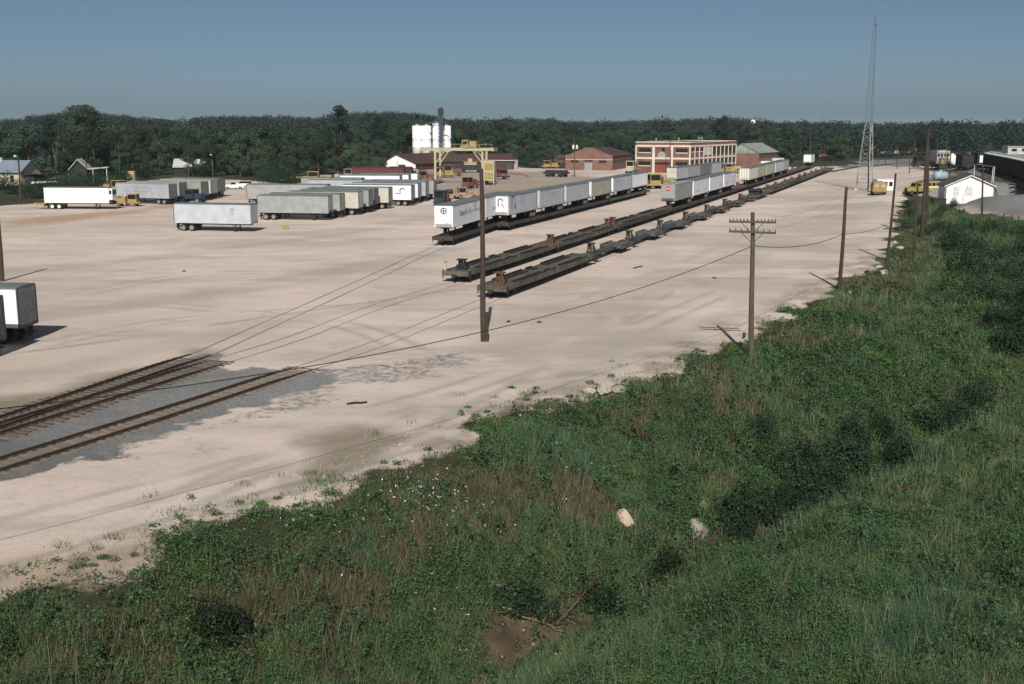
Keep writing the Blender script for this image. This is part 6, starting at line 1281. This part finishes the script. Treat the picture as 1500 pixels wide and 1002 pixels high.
# ------------------------------------------------------------------ trees
TL = [leafmat('oak_leaves', (.032,.054,.033), (.056,.082,.047), (.038,.062,.044), .05), leafmat('broad_leaves', (.040,.066,.037), (.066,.098,.052), (.046,.074,.050), .05), leafmat('pine_needles', (.019,.036,.026), (.033,.053,.036), (.024,.042,.033), .05), leafmat('willow_leaves', (.050,.078,.036), (.070,.105,.050), (.05,.075,.042), .05)]
TRK = M('tree_bark', (.07,.052,.04), .95, .3, 1)
def make_tree(kind, seed):
    r = random.Random(seed); trunk = MB(); cl = []
    if kind == 2:
        h = 20; trunk.tube([(0,0,-1),(.2,.1,8),(0,0,16),(.1,0,19)], [.32,.26,.16,.05], 7)
        for k in range(11): z = 10.5+k*.9; a = r.uniform(0,6.3); q = (3.2-.18*k)*r.uniform(.5,1); cl.append((q*math.cos(a), q*math.sin(a), z, r.uniform(1.1,1.9), r.uniform(.7,1.2))); trunk.bar((0,0,z-.8),(q*math.cos(a),q*math.sin(a),z),.12)
        cl.append((0,0,19.3,1.5,1.5)); V = blob_leaves(cl, 130, .14, .28)
    else:
        h = {0:16,1:15,3:9.5}[kind]; R0 = {0:5.6,1:4.8,3:3.6}[kind]; zc = h*.52
        trunk.tube([(0,0,-1),(.1,.1,h*.3),(0,.2,h*.6)], [.42,.3,.12], 8)
        for k in range(20 if kind != 3 else 13):
            a = r.uniform(0,6.3); e = r.uniform(-1.0,1.0); q = R0*math.sqrt(max(0,1-e*e*.85))*r.uniform(.35,.8); z = zc+e*h*.40
            rr = r.uniform(.26,.42)*R0; cl.append((q*math.cos(a), q*math.sin(a), z, rr, rr*r.uniform(.65,.95))); trunk.tube([(0,.1,h*.25+.2*z),(q*.6*math.cos(a),q*.6*math.sin(a),z*.85),(q*math.cos(a),q*math.sin(a),z)], [.16,.09,.03], 5)
        V = blob_leaves(cl, 95 if kind != 3 else 130, .15, .33, .45)
    return fastmesh('crown', V, 4, TL[kind]), trunk.mesh('trunk', TRK), h
TP = {k: [make_tree(k, 10*k+s) for s in range(3 if k < 2 else 2)] for k in range(4)}
TOPS = [(-80,182),(0,181),(60,171),(130,163),(200,172),(260,176),(330,171),(400,171),(470,173),(500,164),(560,165),(620,167),(660,177),(700,177),(780,174),(850,180),(950,178),(1060,174),(1100,177),(1150,181),(1250,183),(1350,182),(1600,183)]
FRONT = [(-120,276),(0,270),(100,262),(250,257),(420,262),(520,252),(640,242),(720,243),(830,240),(930,243),(1110,243),(1200,237),(1320,227),(1420,221),(1620,219)]
EXC = [(-44,-20,436,466),(12,62,392,446),(38,98,368,440),(76,106,420,462),(-62,6,396,440),(-12,4,398,412)]
nTree = 0; tops_x = [a for a, _ in TOPS]; tops_y = [b for _, b in TOPS]; fr_x = [a for a, _ in FRONT]; fr_y = [b for _, b in FRONT]
ZN = {'l': ('in the wood behind the parked trailers','trees of the wood on the left'), 'm': ('beyond the sheds and brick buildings','trees beyond the brick buildings'), 'r': ('far off beyond the right-hand yard','trees beyond the right-hand yard')}
KD = ['broad dark green tree ','round mid-green tree ','tall dark pine ','smaller pale green tree ']
def plant(px, Y, hz, kind, zone):
    global nTree
    X = (px-750)/F*(Y*CP+9*SP)
    for a, b_, c_, d_ in EXC:
        if a < X < b_ and c_ < Y < d_: return
    cm, tm, h = random.choice(TP[kind]); t = thing('pine_tree' if kind == 2 else 'tree', KD[kind]+ZN[zone][0], 'tree', (X, Y, gz(X,Y)-.2 if Y < 700 else 0), random.uniform(0,6.28), ZN[zone][1]); s = hz/(h*1.0)
    link('crown', cm, t); link('trunk', tm, t); w_ = s*random.uniform(.9,1.15) if kind != 2 else s; t.scale = (w_, w_, s); nTree += 1
for row, (dy, fh) in enumerate(((0,.62),(14,.80),(32,.92),(58,1.0))):
    for zone, x0, x1, stp, stretch in (('l',-95,645,7.2,1.0),('m',645,1125,8.2,1.35),('r',1125,1590,9.6,2.2)):
        px = x0+random.uniform(0, 15)
        while px < x1:
            fy = np.interp(px, fr_x, fr_y); Y0 = P(px, fy)[1]; Y = Y0+dy*stretch+random.uniform(-5,5)*stretch
            ty = np.interp(px, tops_x, tops_y)+random.uniform(-1.5,6.5); zt_ = CH+(185-ty)/F*Y; hz = max(6.5, zt_*fh*random.uniform(.82,1.07)-(rise(px/9,Y) if False else 0))
            k = random.choices((0,1,2,3), (5,4,1.3 if row > 1 else .2,(2.2 if row < 2 else .3)))[0]
            skip = row == 0 and ((-30 < px < 84) or (96 < px < 175 and random.random() < .9) or (215 < px < 262) or (560 < px < 720) or (1000 < px < 1110))
            if row < 2 and (-35 < px < 64 or 100 < px < 168) and Y < 345: skip = True
            if not skip: plant(px, Y, hz if k != 3 else hz*.75, k, zone)
            px += stp*random.uniform(.8,1.2)*F/Y
for px, Y, hz, k, z in ((130,372,22,1,'l'),(128,378,23,0,'l'),(500,420,22,2,'l'),(512,425,21,2,'l'),(545,430,21,2,'l'),(560,425,22,2,'l'),(590,430,21,2,'l'),(602,428,20.5,2,'l'),(1060,470,19,2,'m'),(1135,470,9.5,3,'m'),(1150,478,10,3,'m'),(1222,500,11,3,'r'),(1236,505,10.5,3,'r'),(985,395,0,3,'m')):
    if hz: plant(px, Y, hz, k, z)
# shrubs at the foot of the wood on the left
for px in [(75,288),(88,290),(62,291),(100,287),(118,279),(108,277),(45,290),(140,274),(20,285),(5,278),(395,266),(405,268),(380,264),(418,270),(455,262),(175,270),(215,262),(300,260),(730,243),(742,246),(758,243),(772,243),(1012,251)]: bush(px, random.uniform(1.5,2.6), 'green shrub at the foot of the wood or sheds', 'shrubs at the foot of the wood')
# far forest that reads as one mass
cl = []
for i in range(1650):
    Y = 560+ (RNG.random()**1.6)*2600; px = RNG.uniform(-150,1650); X = (px-750)/F*Y
    if Y < 760 and px > 1120 and False: continue
    ty = np.interp(px, tops_x, tops_y); hill = max(0, CH+(185-ty)/F*Y*.9-17) if Y > 900 else max(0, CH+(185-ty)/F*Y-19)
    hill = min(hill, 26); q = RNG.uniform(4.5,7.5)*(1+Y/3200); cl.append((X, Y, hill+8+RNG.uniform(-1,2.2), q, q*RNG.uniform(.8,1.1)+2))
def far_leaves(cl, n, s):
    out = []
    for (cx,cy,cz,r,rz) in cl:
        dv = RNG.normal(0,1,(n,3)); dv /= np.linalg.norm(dv,axis=1)[:,None]; q0 = RNG.uniform(.55,1.0,n); C = np.stack([cx+dv[:,0]*r*q0,cy+dv[:,1]*r*q0,cz+dv[:,2]*rz*q0],1); nv = dv+RNG.normal(0,.5,(n,3)); nv /= np.linalg.norm(nv,axis=1)[:,None]; rr = RNG.normal(0,1,(n,3)); u = np.cross(nv,rr); u /= np.linalg.norm(u,axis=1)[:,None]; v = np.cross(nv,u); q = (s*(1+cy/1600)*RNG.uniform(.6,1.4,n))[:,None]; out.append(np.stack([C-u*q,C-v*q*.7,C+u*q,C+v*q*.7],1))
    return np.concatenate(out)
tag(link('far_woods', fastmesh('far_woods', far_leaves(cl, 360, .45), 4, leafmat('far_leaves', (.020,.034,.028), (.036,.052,.038), (.026,.040,.034), .01))), 'far dark green woodland along the horizon', 'woodland', kind='stuff')
print('trees', nTree)
# ------------------------------------------------------------------ thin summer haze
HZ = 0.000075
m = MB(); m.box(-7400,7400,-700,9600,-9,62); hz_ = bpy.data.materials.new('haze_air'); hz_.use_nodes = True; nt = hz_.node_tree; nt.nodes.remove(nt.nodes['Principled BSDF'])
pv = nt.nodes.new('ShaderNodeVolumePrincipled'); pv.inputs['Color'].default_value = (.66,.86,1,1); pv.inputs['Density'].default_value = HZ; pv.inputs['Anisotropy'].default_value = 0.0
nt.links.new(pv.outputs[0], nt.nodes['Material Output'].inputs['Volume']); o = m.build('haze', hz_); o['kind'] = 'stuff'; o['label'] = 'thin blue summer haze over the yard and woods'
